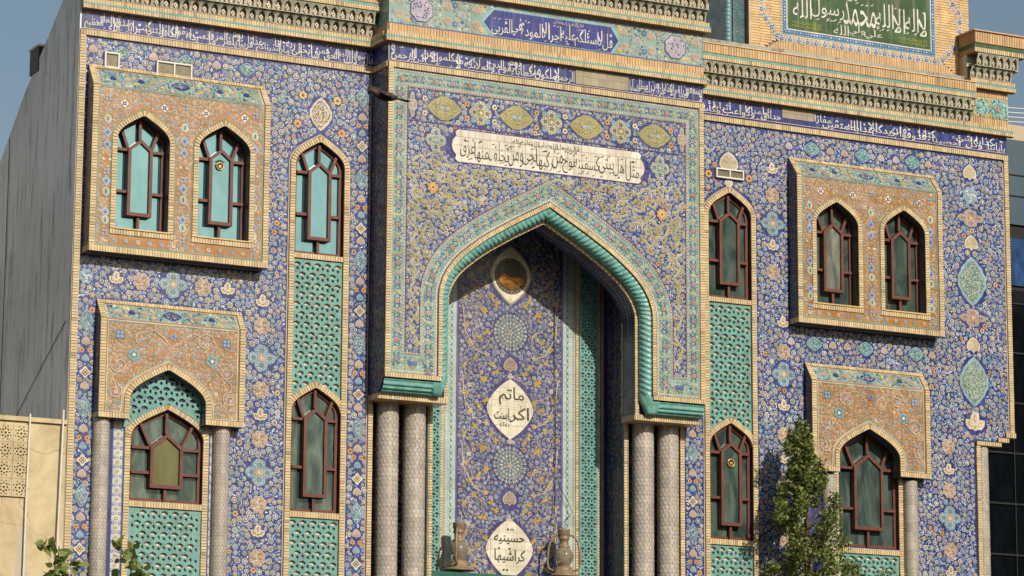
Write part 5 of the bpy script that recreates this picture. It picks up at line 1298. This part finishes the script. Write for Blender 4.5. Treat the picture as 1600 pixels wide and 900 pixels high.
m.map = front(0); m.hbox(px0, 8.296, px1+.05, 8.304, -.1, .155, c3(60, 70, 58)); m.hbox(px1, 8.11, px1+.02, 8.3, -.3, .06, GREYG); m.hbox(px1, 8.3, px1+.14, 8.52, -.3, .15, GREYG)
m.build('stalactite_niches', M_TILE, PIL)
t = MB(front(0)); t.hbox(px0+.01, 7.462, px1-.01, 7.805, -.02, .032, c3(214, 196, 130)); t.wavy(8.62, 7.64, .155, c3(120, 200, 190), .034, 8, .2); t.wavy(8.92, 7.64, .155, c3(120, 200, 190), .034, 8, .2); t.rect(8.85, 7.47, 9.14, 7.80, c3(130, 204, 196), .034)
m_oval(t, 8.93, 7.64, .09, .08, PALEP, [NAVY, WHITE], NAVY, flip=True, h=.038)
field(t, rectp(px0+.02, 7.475, px1-.02, 7.795), 'turq', [(8.93, 7.64, .09)], 111, [(.022, 900), (.016, 2500)], h=.038)
t.build('tile_panel', M_TILE, PIL)
# cornice band continues round: right return of the building
m = MB(); m.add([(XR, 0, 2.05), (XR, 6, 2.05), (XR, 6, 7.16), (XR, 0, 7.16)], [(0, 1, 2, 3)], BRICK2); m.build('return_wall', M_BRICK, B)

# --- grey side wall and the body behind
m = MB(); sp = [(-.004, GZ), (9, GZ), (9, 1.2), (3.486, 5.56), (2.447, 6.40), (1.465, 7.03), (.773, 7.49), (.30, 8.15), (-.004, 8.15)]
X0, X1 = XL-.006, XL+.02; n = len(sp)
Pv = [(X0, y, z) for y, z in sp]+[(X1, y, z) for y, z in sp]
m.add(Pv, [tuple(range(n)), tuple(range(2*n-1, n-1, -1))]+[(i, (i+1) % n, n+(i+1) % n, n+i) for i in range(n)], (.3, .3, .3))
SW = m.build('side_wall', M_GREY, B, 'grey rendered side wall with soot streaks')
for pts in ([(-7.475, .15, 2.55), (-7.475, 1.2, 2.0), (-7.475, 3.2, .9), (-7.475, 4.4, .2)], [(-7.475, 3.0, 5.85), (-7.475, 3.0, 1.0)]):
    CAB = pts
    m = MB(); P_ = [Vector(p) for p in pts]
    for a_, b_ in zip(P_[:-1], P_[1:]):
        d_ = (b_-a_).normalized(); n_ = Vector((1, 0, 0)).cross(d_)*.003; q_ = Vector((-.01, 0, 0)); m.add([tuple(a_+n_), tuple(b_+n_), tuple(b_-n_), tuple(a_-n_), tuple(a_+q_), tuple(b_+q_)], [(0, 1, 5, 4), (3, 2, 5, 4)], BLACK)
    m.build('wall_cable', M_DARK, SW)
sp = [(.95, GZ), (9, GZ), (9, 1.0), (3.4, 5.3), (.95, 7.0)]; n = len(sp); m = MB()
Pv = [(XL+.3, y, z) for y, z in sp]+[(XR-.02, y, z) for y, z in sp]
m.add(Pv, [tuple(range(n)), tuple(range(2*n-1, n-1, -1))]+[(i, (i+1) % n, n+(i+1) % n, n+i) for i in range(n)], (.3, .3, .3))
m.build('rear_body', M_GREY, B)
m = MB(); m.add([(XL+.02, .02, 8.14), (XR, .02, 8.14), (XR, .95, 7.3), (XL+.02, .95, 7.3)], [(0, 1, 2, 3)], (.3, .3, .3)); m.build('roof', M_GREY, B)

# --- brick sign wall above the right wing
SY = .25
def courses(m, poly_x, z0, z1, horizontal=True, step=.045, Y=SY, inset=0): pass
m = MB(); m.box(4.16, 8.58, SY+.012, SY+1.2, 7.4, 11.2, MORT)
SG = m.build('sign_wall', M_BRICK, B)
m = MB(front(SY)); z = 8.16
# bottom band of upright bricks, mitred into horizontal courses at the sides
zb0 = 8.0
def mitre_hi(x): return 8.44
for x in np.arange(4.17, 8.57, .05):
    hl = min(8.42, zb0+(x-4.17)*.62+.02) if x < 5.5 else min(8.42, zb0+(8.57-x)*.62+.02)
    m.hbox(x+.003, zb0, x+.046, max(zb0+.02, hl), -.012, .012+rng.uniform(-.002, .002), var(BRICK2, .12))
zz = 8.02
while zz < 11.1:
    xi = 4.17+(zz-zb0)/.62 if zz < 8.42 else 99
    if zz < 8.42:
        seg = [(4.17, 4.17+(zz-zb0-.02)/.62), (8.57-(zz-zb0-.02)/.62, 8.57)]
    else: seg = [(4.17, 8.57)]
    for a, b in seg:
        x = a
        while x < b-.02:
            x2 = min(b, x+.20+rng.uniform(-.01, .01)); m.hbox(x+.002, zz+.004, x2-.002, zz+.041, -.012, .012+rng.uniform(-.002, .002), var(c3(232, 196, 140), .10)); x = x2
    zz += .045
m.ribbon([(4.165, 8.0), (4.165, 11)], -.012, .012, PALEP, .016)
m.build('brick_courses', M_BRICK, SG)
# octagonal chain border
cx, cz = 6.355, 9.08
OCT = [(4.72, 8.37), (7.98, 8.44), (8.40, 8.84), (8.40, 9.3), (7.98, 9.72), (4.72, 9.72), (4.42, 9.3), (4.42, 8.8)]
OCT = [(4.74, 8.41), (7.96, 8.41), (8.36, 8.80), (8.36, 9.30), (7.96, 9.72), (4.74, 9.72), (4.42, 9.30), (4.42, 8.80)]
t = MB(front(SY)); t.ribbon(OCT, -.062, .062, c3(200, 206, 196), .016, True)
for i, (x, z, a) in enumerate(along(OCT, .085, True)):
    s = 1 if i % 2 else -1; ox, oz = -math.sin(a)*.022*s, math.cos(a)*.022*s
    t.leaf(x+ox, z+oz, .045, .03, a, ORANGE if s > 0 else c3(90, 70, 150), .019); t.disc(x+ox, z+oz, .013, WHITE, .022, 6); t.leaf(x-ox*1.4, z-oz*1.4, .02, .012, a, MBLUE, .020)
t.build('chain_border', M_TILE, SG)
t = MB(front(SY)); gx0, gx1, gz0, gz1 = 4.90, 7.76, 8.58, 9.46
t.hbox(gx0-.10, gz0-.10, gx1+.10, gz1+.10, 0, .02, c3(130, 190, 206)); t.hbox(gx0-.02, gz0-.02, gx1+.02, gz1+.02, .02, .026, WHITE); t.rect(gx0, gz0, gx1, gz1, GREEN, .029)
t.ribbon(rectp(gx0-.055, gz0-.055, gx1+.055, gz1+.055), -.028, .028, c3(70, 110, 170), .024, True)
for x, z, a in along(rectp(gx0-.055, gz0-.055, gx1+.055, gz1+.055), .055, True): t.disc(x, z, .014, rng.choice((WHITE, LBLUE)), .027, 6)
for i in range(1, 19): t.ribbon([(gx0+i*.15, gz0), (gx0+i*.15, gz1)], -.002, .002, c3(84, 116, 66), .0315)
for i in range(1, 6): t.ribbon([(gx0, gz0+i*.15), (gx1, gz0+i*.15)], -.002, .002, c3(84, 116, 66), .0315)
o = t.build('green_sign', M_TILE, SG)
w = MB(front(SY))
line_text(w, 'لا اله الا الله محمد رسول الله'.split(), 5.0, 7.68, 8.79, 9.26, WHITE, .034, 2.2, .12, .03, .0)
line_text(w, 'علي ولي الله'.split(), 5.80, 6.78, 8.60, 8.80, WHITE, .034, 1.7, .16, .06, -.002)
for a, b in ((4.98, 5.55), (7.1, 7.68)):
    for z in (8.62, 8.68): line_text(w, 'قال الله تعالى في كتابه'.split(), a, b, z, z+.055, c3(200, 200, 60), .034, 1.0, .0, .0, -.008, False)
w.build('lettering', M_TILE, o)
# turquoise cheek and rope column left of the sign wall
m = MB(); m.box(3.92, 4.155, SY+.10, SY+.9, 7.4, 11.2, DTEAL)
m.map = front(SY+.095); field(m, rectp(3.93, 8.0, 4.15, 9.6), 'dark', [], 121, [(.02, 400)])
m.build('tiled_cheek', M_TILE, SG)
m = MB(); n = 14
for k in range(120):
    z = 7.6+k*.018
    for i in range(n):
        a = 2*math.pi*i/n; r = .055+.012*abs(math.sin(math.pi*(k*.018/.07)+a*.5)); m.v.append((3.86+r*math.cos(a), SY+.16+r*math.sin(a), z))
for k in range(119):
    for i in range(n): m.f.append((k*n+i, k*n+(i+1) % n, (k+1)*n+(i+1) % n, (k+1)*n+i)); m.c.append(CYAN)
m.build('rope_column', M_LATT, SG, smooth=True)
# dark roof structure between portal and sign wall
m = MB(); pr = [(3.0, 8.75), (3.0, 12), (7.5, 12), (7.5, 10.6)]
Pv = [(2.0, y, z) for y, z in pr]+[(9.0, y, z) for y, z in pr]
m.add(Pv, [(0, 1, 2, 3), (7, 6, 5, 4), (0, 1, 5, 4), (1, 2, 6, 5), (2, 3, 7, 6), (3, 0, 4, 7)], (.3, .3, .3)); m.build('roof_block', M_GREY, B)
m = MB(); m.box(2.0, 9.0, 4.6, 5.2, 5, 12, BLACK); m.build('roof_recess', M_DARK, B)
exec_tail = True

# ================================================================== things in front of and around the building
def lathe(prof, x, y, n=20):
    """revolved profile [(r, z)]"""
    m = MB()
    for r, z in prof:
        for i in range(n): m.v.append((x+r*math.cos(2*math.pi*i/n), y+r*math.sin(2*math.pi*i/n), z))
    for k in range(len(prof)-1):
        for i in range(n): m.f.append((k*n+i, k*n+(i+1) % n, (k+1)*n+(i+1) % n, (k+1)*n+i)); m.c.append((.5, .4, .3))
    return m
def tube(m, pts, r, n=8):
    b0 = len(m.v); P = [Vector(p) for p in pts]
    for i, p in enumerate(P):
        d = (P[min(i+1, len(P)-1)]-P[max(i-1, 0)]).normalized(); a = d.cross(Vector((0, 1, .01))); 
        if a.length < .1: a = d.cross(Vector((1, 0, 0)))
        a.normalize(); b = d.cross(a)
        rr_ = r[i] if isinstance(r, (list, tuple)) else r
        for k in range(n): q = 2*math.pi*k/n; m.v.append(tuple(p+a*rr_*math.cos(q)+b*rr_*math.sin(q)))
    for i in range(len(P)-1):
        for k in range(n): m.f.append((b0+i*n+k, b0+i*n+(k+1) % n, b0+(i+1)*n+(k+1) % n, b0+(i+1)*n+k)); m.c.append((.5, .4, .3))
m_gl, ng, pg = newmat('dusty_lantern_glass'); pg.inputs['Base Color'].default_value = (.42, .36, .26, 1); pg.inputs['Roughness'].default_value = .15; pg.inputs['Transmission Weight'].default_value = .55; pg.inputs['IOR'].default_value = 1.3
def lantern(x, y, z, rot, label):
    L = empty('lantern', (x, y, z), label, 'lantern', 'oil lanterns in the entrance arch')
    L.rotation_euler = (0, 0, rot)
    def part(m, name, mat):
        o = m.build(name, mat, None, smooth=True); o.parent = L; return o
    part(lathe([(0, -.03), (.05, -.03), (.05, 0), (.225, .0), (.235, .02), (.19, .045), (.15, .06), (.145, .13), (.13, .15), (.10, .165), (0, .165)], 0, 0), 'fuel_tank', M_METAL)
    part(lathe([(.085, .165), (.10, .20), (.135, .26), (.15, .32), (.135, .38), (.10, .43), (.08, .455)], 0, 0), 'glass_globe', m_gl)
    part(lathe([(.07, .16), (.075, .20), (.05, .215), (.03, .25), (0, .25)], 0, 0), 'burner', M_METAL)
    part(lathe([(.09, .45), (.095, .475), (.07, .49), (.07, .57), (.085, .58), (.09, .60), (.078, .615), (.085, .65), (.095, .66), (.088, .70), (.095, .71), (.095, .735), (.05, .75), (0, .75)], 0, 0), 'chimney', M_METAL)
    for s in (-1, 1):
        m = MB(); tube(m, [(s*.075, 0, .64), (s*.12, 0, .645), (s*.18, 0, .61), (s*.22, 0, .52), (s*.245, 0, .38), (s*.255, 0, .22), (s*.235, 0, .13), (s*.17, 0, .10), (s*.12, 0, .09)], .017)
        part(m, 'side_tube', M_METAL)
    m = MB(); tube(m, [(-.15, .0, .30), (-.10, -.11, .34), (0, -.155, .32), (.10, -.11, .34), (.15, 0, .30)], .004, 5); tube(m, [(-.12, 0, .24), (0, -.15, .40), (.1, -.1, .24)], .004, 5)
    part(m, 'guard_wire', M_METAL)
    return L
LZ = -.70
lantern(-1.02, .38, LZ, .95, 'oil lantern seen edge-on, the one left of the white medallion')
lantern(.80, .38, LZ, -.46, 'oil lantern with both side tubes showing, the one right of the white medallion')
m = MB(); m.box(NL+.02, NR-.02, .22, .62, -1.0, -.735, (.1, .4, .3)); m.box(NL+.02, NR-.02, .20, .22, -1.02, -.90, (.1, .4, .3))
tag(m.build('ledge_beam', M_GREENM), 'dark green ledge across the entrance carrying the two lanterns', 'beam')
m = MB(); tube(m, [(.80, .39, .05), (.76, .5, .10), (.78, .66, .30), (.81, .70, .8), (.82, .70, 1.6), (.80, .70, 2.6), (.80, .71, 3.6)], .006, 5); tube(m, [(.82, .39, .05), (.95, .62, .22), (1.1, .66, .35), (1.0, .66, .55), (.88, .69, .75)], .005, 5)
tag(m.build('lamp_cable', M_STEEL), 'thin dark cable running up the tiles from the right lantern', 'cable')

# flying bird in front of the portal corner
bird = empty('bird', (-9.097, -14.0, 2.503), 'dark brown bird flying past the upper left corner of the entrance front', 'bird')
M_BIRD = noise_mat('brown_feathers', c3(34, 26, 22), c3(120, 96, 72), 18, .8, lo=.45, hi=.75)
m = MB(); secs = [(-.17, 0, .006), (-.14, .002, .022), (-.09, .0, .042), (-.02, -.006, .055), (.05, -.004, .05), (.11, .006, .034), (.145, .016, .030), (.17, .018, .026), (.19, .014, .012), (.215, .008, .002)]
tube(m, [(-x*1.0, 0, z) for x, z, r in secs], [r for x, z, r in secs], 12)
m.add([(.15, -.012, 0), (.15, .012, 0), (.30, .035, -.002), (.30, -.035, -.002)], [(0, 1, 2, 3)], (.1, .1, .1)); m.add([(.15, -.012, .004), (.15, .012, .004), (.30, .035, .004), (.30, -.035, .004)], [(0, 1, 2, 3)], (.1, .1, .1))
o = m.build('body', M_BIRD, None, smooth=True); o.parent = bird
for s, dz in ((-1, -.10), (1, .14)):
    m = MB(); pl = [(-.07, 0), (-.10, .5), (-.02, 1), (.05, .8), (.08, .45), (.07, 0)]
    top = [(x, s*(.03+t*.22), .01+dz*t+.02*math.sin(t*3)) for x, t in pl]; bot = [(x, y, z-.006) for x, y, z in top]
    k = len(pl); m.add(top+bot, [tuple(range(k)), tuple(range(2*k-1, k-1, -1))]+[(i, (i+1) % k, k+(i+1) % k, k+i) for i in range(k)], (.1, .1, .1))
    o = m.build('wing', M_BIRD, None); o.parent = bird
bird.rotation_euler = (0, .08, .1)

# gilt ornaments hanging behind two panes
M_GILT = noise_mat('gilt', c3(170, 130, 60), c3(230, 200, 130), 20, .3, metallic=.5)
def ornament(x, y, z, r, bow, label):
    E_ = empty('hanging_ornament', (x, y, z), label, 'ornament', 'gilt ornaments hanging in windows')
    m = MB(); ring = [(r*math.cos(a), 0, r*math.sin(a)) for a in [2*math.pi*i/20 for i in range(21)]]; tube(m, ring, r*.2, 6); o = m.build('ring', M_GILT, None, smooth=True); o.parent = E_
    m = MB(lambda u, v, h: (u, -h, v)); m.disc(0, 0, r*.8, (.1, .1, .1), -.002, 16); o = m.build('dark_plate', M_STEEL, None); o.parent = E_
    m = MB(lambda u, v, h: (u, -h, v)); m.wavy(0, -r*.05, r*.5, (.8, .7, .5), .006, 5, .3); o = m.build('emblem', M_GILT, None); o.parent = E_
    if bow:
        m = MB(); m.box(-r*1.2, r*1.2, -.012, .004, r*1.15, r*1.35, (.1, .1, .1)); m.box(-r*.5, r*.5, -.012, .004, r*1.35, r*1.7, (.1, .1, .1)); o = m.build('cap', M_STEEL, None); o.parent = E_
ornament(-5.25-.02, -.135, 5.02, .055, True, 'small gilt ornament with a dark cap in the second window of the left bay')
ornament(3.60, -.006, 1.22, .06, False, 'small gilt ring ornament hanging in the lower window right of the entrance')

# floodlight box on the rear edge of the grey wall
F_ = empty('floodlight', (XL, 1.75, 6.8), 'dark box floodlight with a pale top on the upper edge of the grey side wall', 'lamp')
m = MB(); m.box(-.02, .10, -.18, .22, -.22, .16, (.1, .1, .1)); o = m.build('housing', M_STEEL, None); o.parent = F_
m = MB(); m.box(-.04, .12, -.2, .24, .165, .195, (.8, .8, .8)); o = m.build('top_plate', M_WHITE, None); o.parent = F_
F_.location = (XL-.0, 1.95, 6.86)

# beige neighbouring wall on the left
NB = empty('boundary_wall', (-9.5, .3, GZ), 'stained beige plaster wall with pierced blocks and white pipes at the left edge', 'wall')
m = MB(front(-.0)); hol = rectp(-10.0, -.06, -8.03, 1.0)
m.tess([[(-13, GZ), (XL-.01, GZ), (XL-.01, 1.02), (-13, 1.02)], list(reversed(rectp(-8.96, -.06, -8.03, .97)))], (.7, .6, .4), 0, -.25)
m.add([(-13, -.02, 1.02), (XL-.01, -.02, 1.02), (XL-.01, .3, 1.02), (-13, .3, 1.02)], [(0, 1, 2, 3)], (.7, .6, .4))
m.build('wall', M_PLAST, NB)
m = MB(front(0)); m.hbox(-13, 1.02, XL-.01, 1.085, -.3, .04, (.7, .6, .4)); m.build('coping', M_PLAST, NB)
for i in range(4):
    for j in range(4):
        x0, z0 = -8.96+i*.2325, -.06+j*.2575; x1, z1 = x0+.2325, z0+.2575; c_, d_ = (x0+x1)/2, (z0+z1)/2
        holes = [[(c_+.018*math.cos(a), d_+.018*math.sin(a)) for a in [k*1.047 for k in range(6)]]]
        for k in range(8):
            a = k*math.pi/4; cx_, cz_ = c_+.055*math.cos(a), d_+.06*math.sin(a); holes.append([(cx_+.016*math.cos(q), cz_+.016*math.sin(q)) for q in [v*1.257+a for v in range(5)]])
        for k in range(8):
            a = k*math.pi/4+.39; cx_, cz_ = c_+.088*math.cos(a), d_+.098*math.sin(a); holes.append([(cx_+.013*math.cos(q), cz_+.013*math.sin(q)) for q in [v*1.571+a for v in range(4)]])
        m = MB(front(-.03)); m.tess([rectp(x0+.002, z0+.002, x1-.002, z1-.002)]+[list(reversed(h)) for h in holes], (.7, .6, .4), 0, -.06); m.build('pierced_block', M_PLAST, NB)
m = MB(); m.box(-9.0, -8.0, .25, .28, -.1, 1.0, BLACK); m.build('dark_backing', M_DARK, NB)
for pts in ([(-8.03, -.05, 1.13), (-8.05, -.05, -.1), (-8.06, -.05, -7.1)], [(-7.54, -.06, 1.22), (-7.57, -.06, -.5), (-7.60, -.06, -7.1)]):
    m = MB(); tube(m, pts, .014); m.build('white_pipe', M_WHITE, NB)

# pale building far behind on the left
m = MB(); m.box(-40, -8.0, 14, 30, GZ, 9.3, (.5, .5, .5)); fb = empty('distant_block', (-20, 20, GZ), 'pale plastered building just visible behind the grey side wall', 'building')
m.build('wall', M_OPP, fb); m = MB(); m.box(-40.2, -7.8, 13.8, 30.2, 9.3, 9.5, (.5, .5, .5)); m.build('parapet', M_OPP, fb)

# dark office building behind on the right
OB = empty('office_building', (24, 14, GZ), 'dark glass office building behind the right corner with a slate blue top band', 'building')
M_SLATE = noise_mat('slate_blue_cladding', c3(58, 80, 94), c3(74, 96, 108), .5, .45, bump=.05)
M_BGL = glass_mat('blue_glass', c3(40, 70, 110), .5, .08, c3(60, 96, 150))
OY = 10.0
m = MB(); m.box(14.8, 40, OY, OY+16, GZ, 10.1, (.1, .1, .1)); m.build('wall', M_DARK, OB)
m = MB(); m.box(14.8, 40.02, OY-.06, OY-.01, 8.3, 10.12, (.1, .1, .1)); m.build('cladding', M_SLATE, OB)
m = MB(); 
for z in (8.9, 9.35): m.box(14.8, 40, OY-.085, OY-.06, z, z+.02, (.1, .1, .1))
m.build('joint', M_STEEL, OB)
m = MB(); m.box(16.45, 40, OY-.05, OY-.02, 7.0, 8.0, (.1, .1, .1)); m.build('window', M_BGL, OB)
m = MB(); m.box(14.8, 40, OY-.03, OY-.01, GZ, 6.9, (.1, .1, .1)); m.build('curtain_wall', G_BLUE, OB)  # dark glass and mullions coloured near-black to carry the shade on this front
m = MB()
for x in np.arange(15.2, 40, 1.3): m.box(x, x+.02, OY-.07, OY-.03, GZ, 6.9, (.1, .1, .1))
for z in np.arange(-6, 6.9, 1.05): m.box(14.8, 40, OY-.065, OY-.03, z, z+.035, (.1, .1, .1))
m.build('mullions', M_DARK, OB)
m = MB(); m.box(16.6, 22, OY+.3, OY+4, 10.1, 10.55, (.8, .8, .8)); m.build('parapet', M_OPP, OB)
RL = MB(); 
for z in (10.62, 10.72, 10.82, 10.92, 11.02): tube(RL, [(16.55, OY+.4, z-.1), (24, OY+.4, z+.35)], .012, 6)
for x in np.arange(16.6, 24.1, .93): tube(RL, [(x, OY+.45, 10.3), (x, OY+.45, 11.2)], .02, 6)
RL.build('railing', M_WHITE, OB)
m = MB(); m.box(16.45, 22, OY+2.2, OY+5, 10.3, 11.1, (.1, .1, .1)); m.build('roof_plant', M_STEEL, OB)

# unseen buildings added opposite, sized and gapped to dim skylight and shape reflections
for nm, x0, x1, h_, lb in (('unseen_street_block', -110, 4, 27, 'unseen long brown block added across the street, opposite the left part'), ('unseen_street_house', 4.5, 42.5, 12.5, 'unseen low house added across the street between the two tall blocks'), ('unseen_street_tower', 43, 150, 34, 'unseen tall block added across the street, mirrored in the right-hand panes')):
    E_ = empty(nm, ((x0+x1)/2, -75, GZ), lb, 'building'); m = MB(); m.box(x0, x1, -88, -75, GZ, GZ+h_, (.5, .5, .5)); m.build('wall', M_BRN, E_)
    m = MB()
    for x in np.arange(x0+2, x1-2, 3.5):
        for z in np.arange(GZ+1.2, GZ+h_-2.2, 3.2): m.box(x, x+1.6, -75.05, -74.9, z, z+1.7, (.1, .1, .1))
    m.build('windows', G_BLUE, E_)

# ---- vegetation
def leafy(name, mat, centres, nl, size, seed, parent, flat=.5, pointed=False):
    """leaf blades scattered through clumps [(x,y,z,r,rz)]"""
    R = random.Random(seed); m = MB()
    for (cx_, cy_, cz_, r, rz, k) in centres:
        for _ in range(int(nl*k)):
            a = R.uniform(0, 6.283); b = math.acos(R.uniform(-1, 1)); q = R.random()**.45
            p = Vector((cx_+r*q*math.sin(b)*math.cos(a), cy_+r*q*math.sin(b)*math.sin(a), cz_+rz*q*math.cos(b)))
            d = Vector((R.gauss(0, 1), R.gauss(0, 1), R.gauss(.35, .8))).normalized(); n = d.cross(Vector((R.gauss(0, 1), R.gauss(0, 1), R.gauss(0, 1)))).normalized()
            l = size*R.uniform(.6, 1.25); w = l*flat
            if pointed: Q = [p, p+d*l*.25+n*w*.42, p+d*l*.55+n*w*.40, p+d*l, p+d*l*.55-n*w*.40, p+d*l*.25-n*w*.42]
            else: Q = [p, p+d*l*.5+n*w*.5, p+d*l, p+d*l*.5-n*w*.5]
            m.add([tuple(v) for v in Q], [tuple(range(len(Q)))], (.1, .2, .05))
    o = m.build(name, mat, None); o.parent = parent; return o
def trunk(m, pts, r0_, r1): tube(m, pts, [r0_+(r1-r0_)*i/(len(pts)-1) for i in range(len(pts))], 8)
TX, TY = 4.42, -.72
T_ = empty('street_tree', (TX, TY, GZ), 'slender upright green tree in front of the right-hand windows', 'tree')
m = MB(); H0 = -GZ
trunk(m, [(0, 0, 0), (.05, .02, 1.5), (-.03, 0, 3.2), (.02, .03, 5.0), (-.05, 0, 6.6), (-.16, 0, 8.0), (-.22, 0, 8.7)], .11, .012)
R = random.Random(3)
cl = []
def halfw(z):            # crown half width at height z (building z)
    pts = [(-4, .5), (-2.2, .72), (-1.0, .60), (-.6, .58), (-.1, .50), (.3, .50), (.7, .42), (1.05, .36), (1.4, .20), (1.7, .10)]
    return .95*float(np.interp(z, [p[0] for p in pts], [p[1] for p in pts]))
z = -3.6
while z < 1.72:
    hw_ = halfw(z); xm = -.06-.10*max(0, z)
    for k in range(4):
        a = R.uniform(0, 6.28); q = R.uniform(.25, 1.28)*hw_; cl.append((xm+q*math.cos(a), q*math.sin(a)*.9, z+H0+R.uniform(-.08, .08), R.uniform(.07, .17)*(.6+hw_), R.uniform(.10, .24), R.uniform(.6, 1.3)))
        if R.random() < .8: trunk(m, [(-.05+xm*.5, 0, z+H0-.35), (xm+q*.5*math.cos(a), q*.5*math.sin(a), z+H0-.1), (xm+q*math.cos(a), q*math.sin(a)*.9, z+H0+.05)], .018, .005)
    z += .105
cl += [(.70, -.05, H0-.42, .16, .13, 1), (.86, 0, H0-.58, .12, .1, .8), (-.12, 0, H0+1.76, .05, .14, .5)]
leafy('crown', M_LEAF, cl, 130, .066, 5, T_, .6, True)
o = m.build('trunk', M_BARK, None, smooth=True); o.parent = T_
T_.location = (4.66, TY, GZ)
S_ = empty('street_shrub', (5.6, -1.0, GZ), 'low bushy green shrub top just right of the slender tree', 'shrub')
cl = [(R.uniform(-.45, .55), R.uniform(-.25, .25), H0-.74+R.uniform(-.35, .22), .16, .14, 1) for _ in range(16)]+[(R.uniform(-.6, .6), R.uniform(-.4, .4), H0-1.6+R.uniform(-.4, .3), .25, .2, 1) for _ in range(20)]
leafy('crown', M_LEAF, cl, 70, .062, 6, S_, .55, True)
m = MB(); trunk(m, [(0, 0, 0), (.05, 0, 3), (0, 0, 5.9)], .07, .03); o = m.build('trunk', M_BARK, None, smooth=True); o.parent = S_
def sapling(x, y, ztop, label, seed, spread=.16):
    E_ = empty('young_tree', (x, y, GZ), label, 'tree', 'young trees at the lower left'); R = random.Random(seed); Ht = ztop-GZ
    m = MB(); trunk(m, [(0, 0, 0), (.03, 0, Ht*.4), (-.02, 0, Ht*.8), (.0, 0, Ht-.05)], .03, .006); o = m.build('trunk', M_BARK, None, smooth=True); o.parent = E_
    cl = [(R.gauss(0, spread*.5), R.gauss(0, spread*.6), Ht-.05-k*.045+R.uniform(-.03, .03), .05+spread*.28*min(1, k/4), .06, 1) for k in range(26)]
    leafy('crown', M_LEAF2, cl, 9, .11, seed, E_, .85, True)
sapling(-10.33, -8, -1.58, 'young tree top with broad yellow-green leaves, nearer the left edge', 11, .17)
sapling(-9.44, -8, -1.55, 'young tree top with broad yellow-green leaves in front of the left turquoise screen', 12, .19)
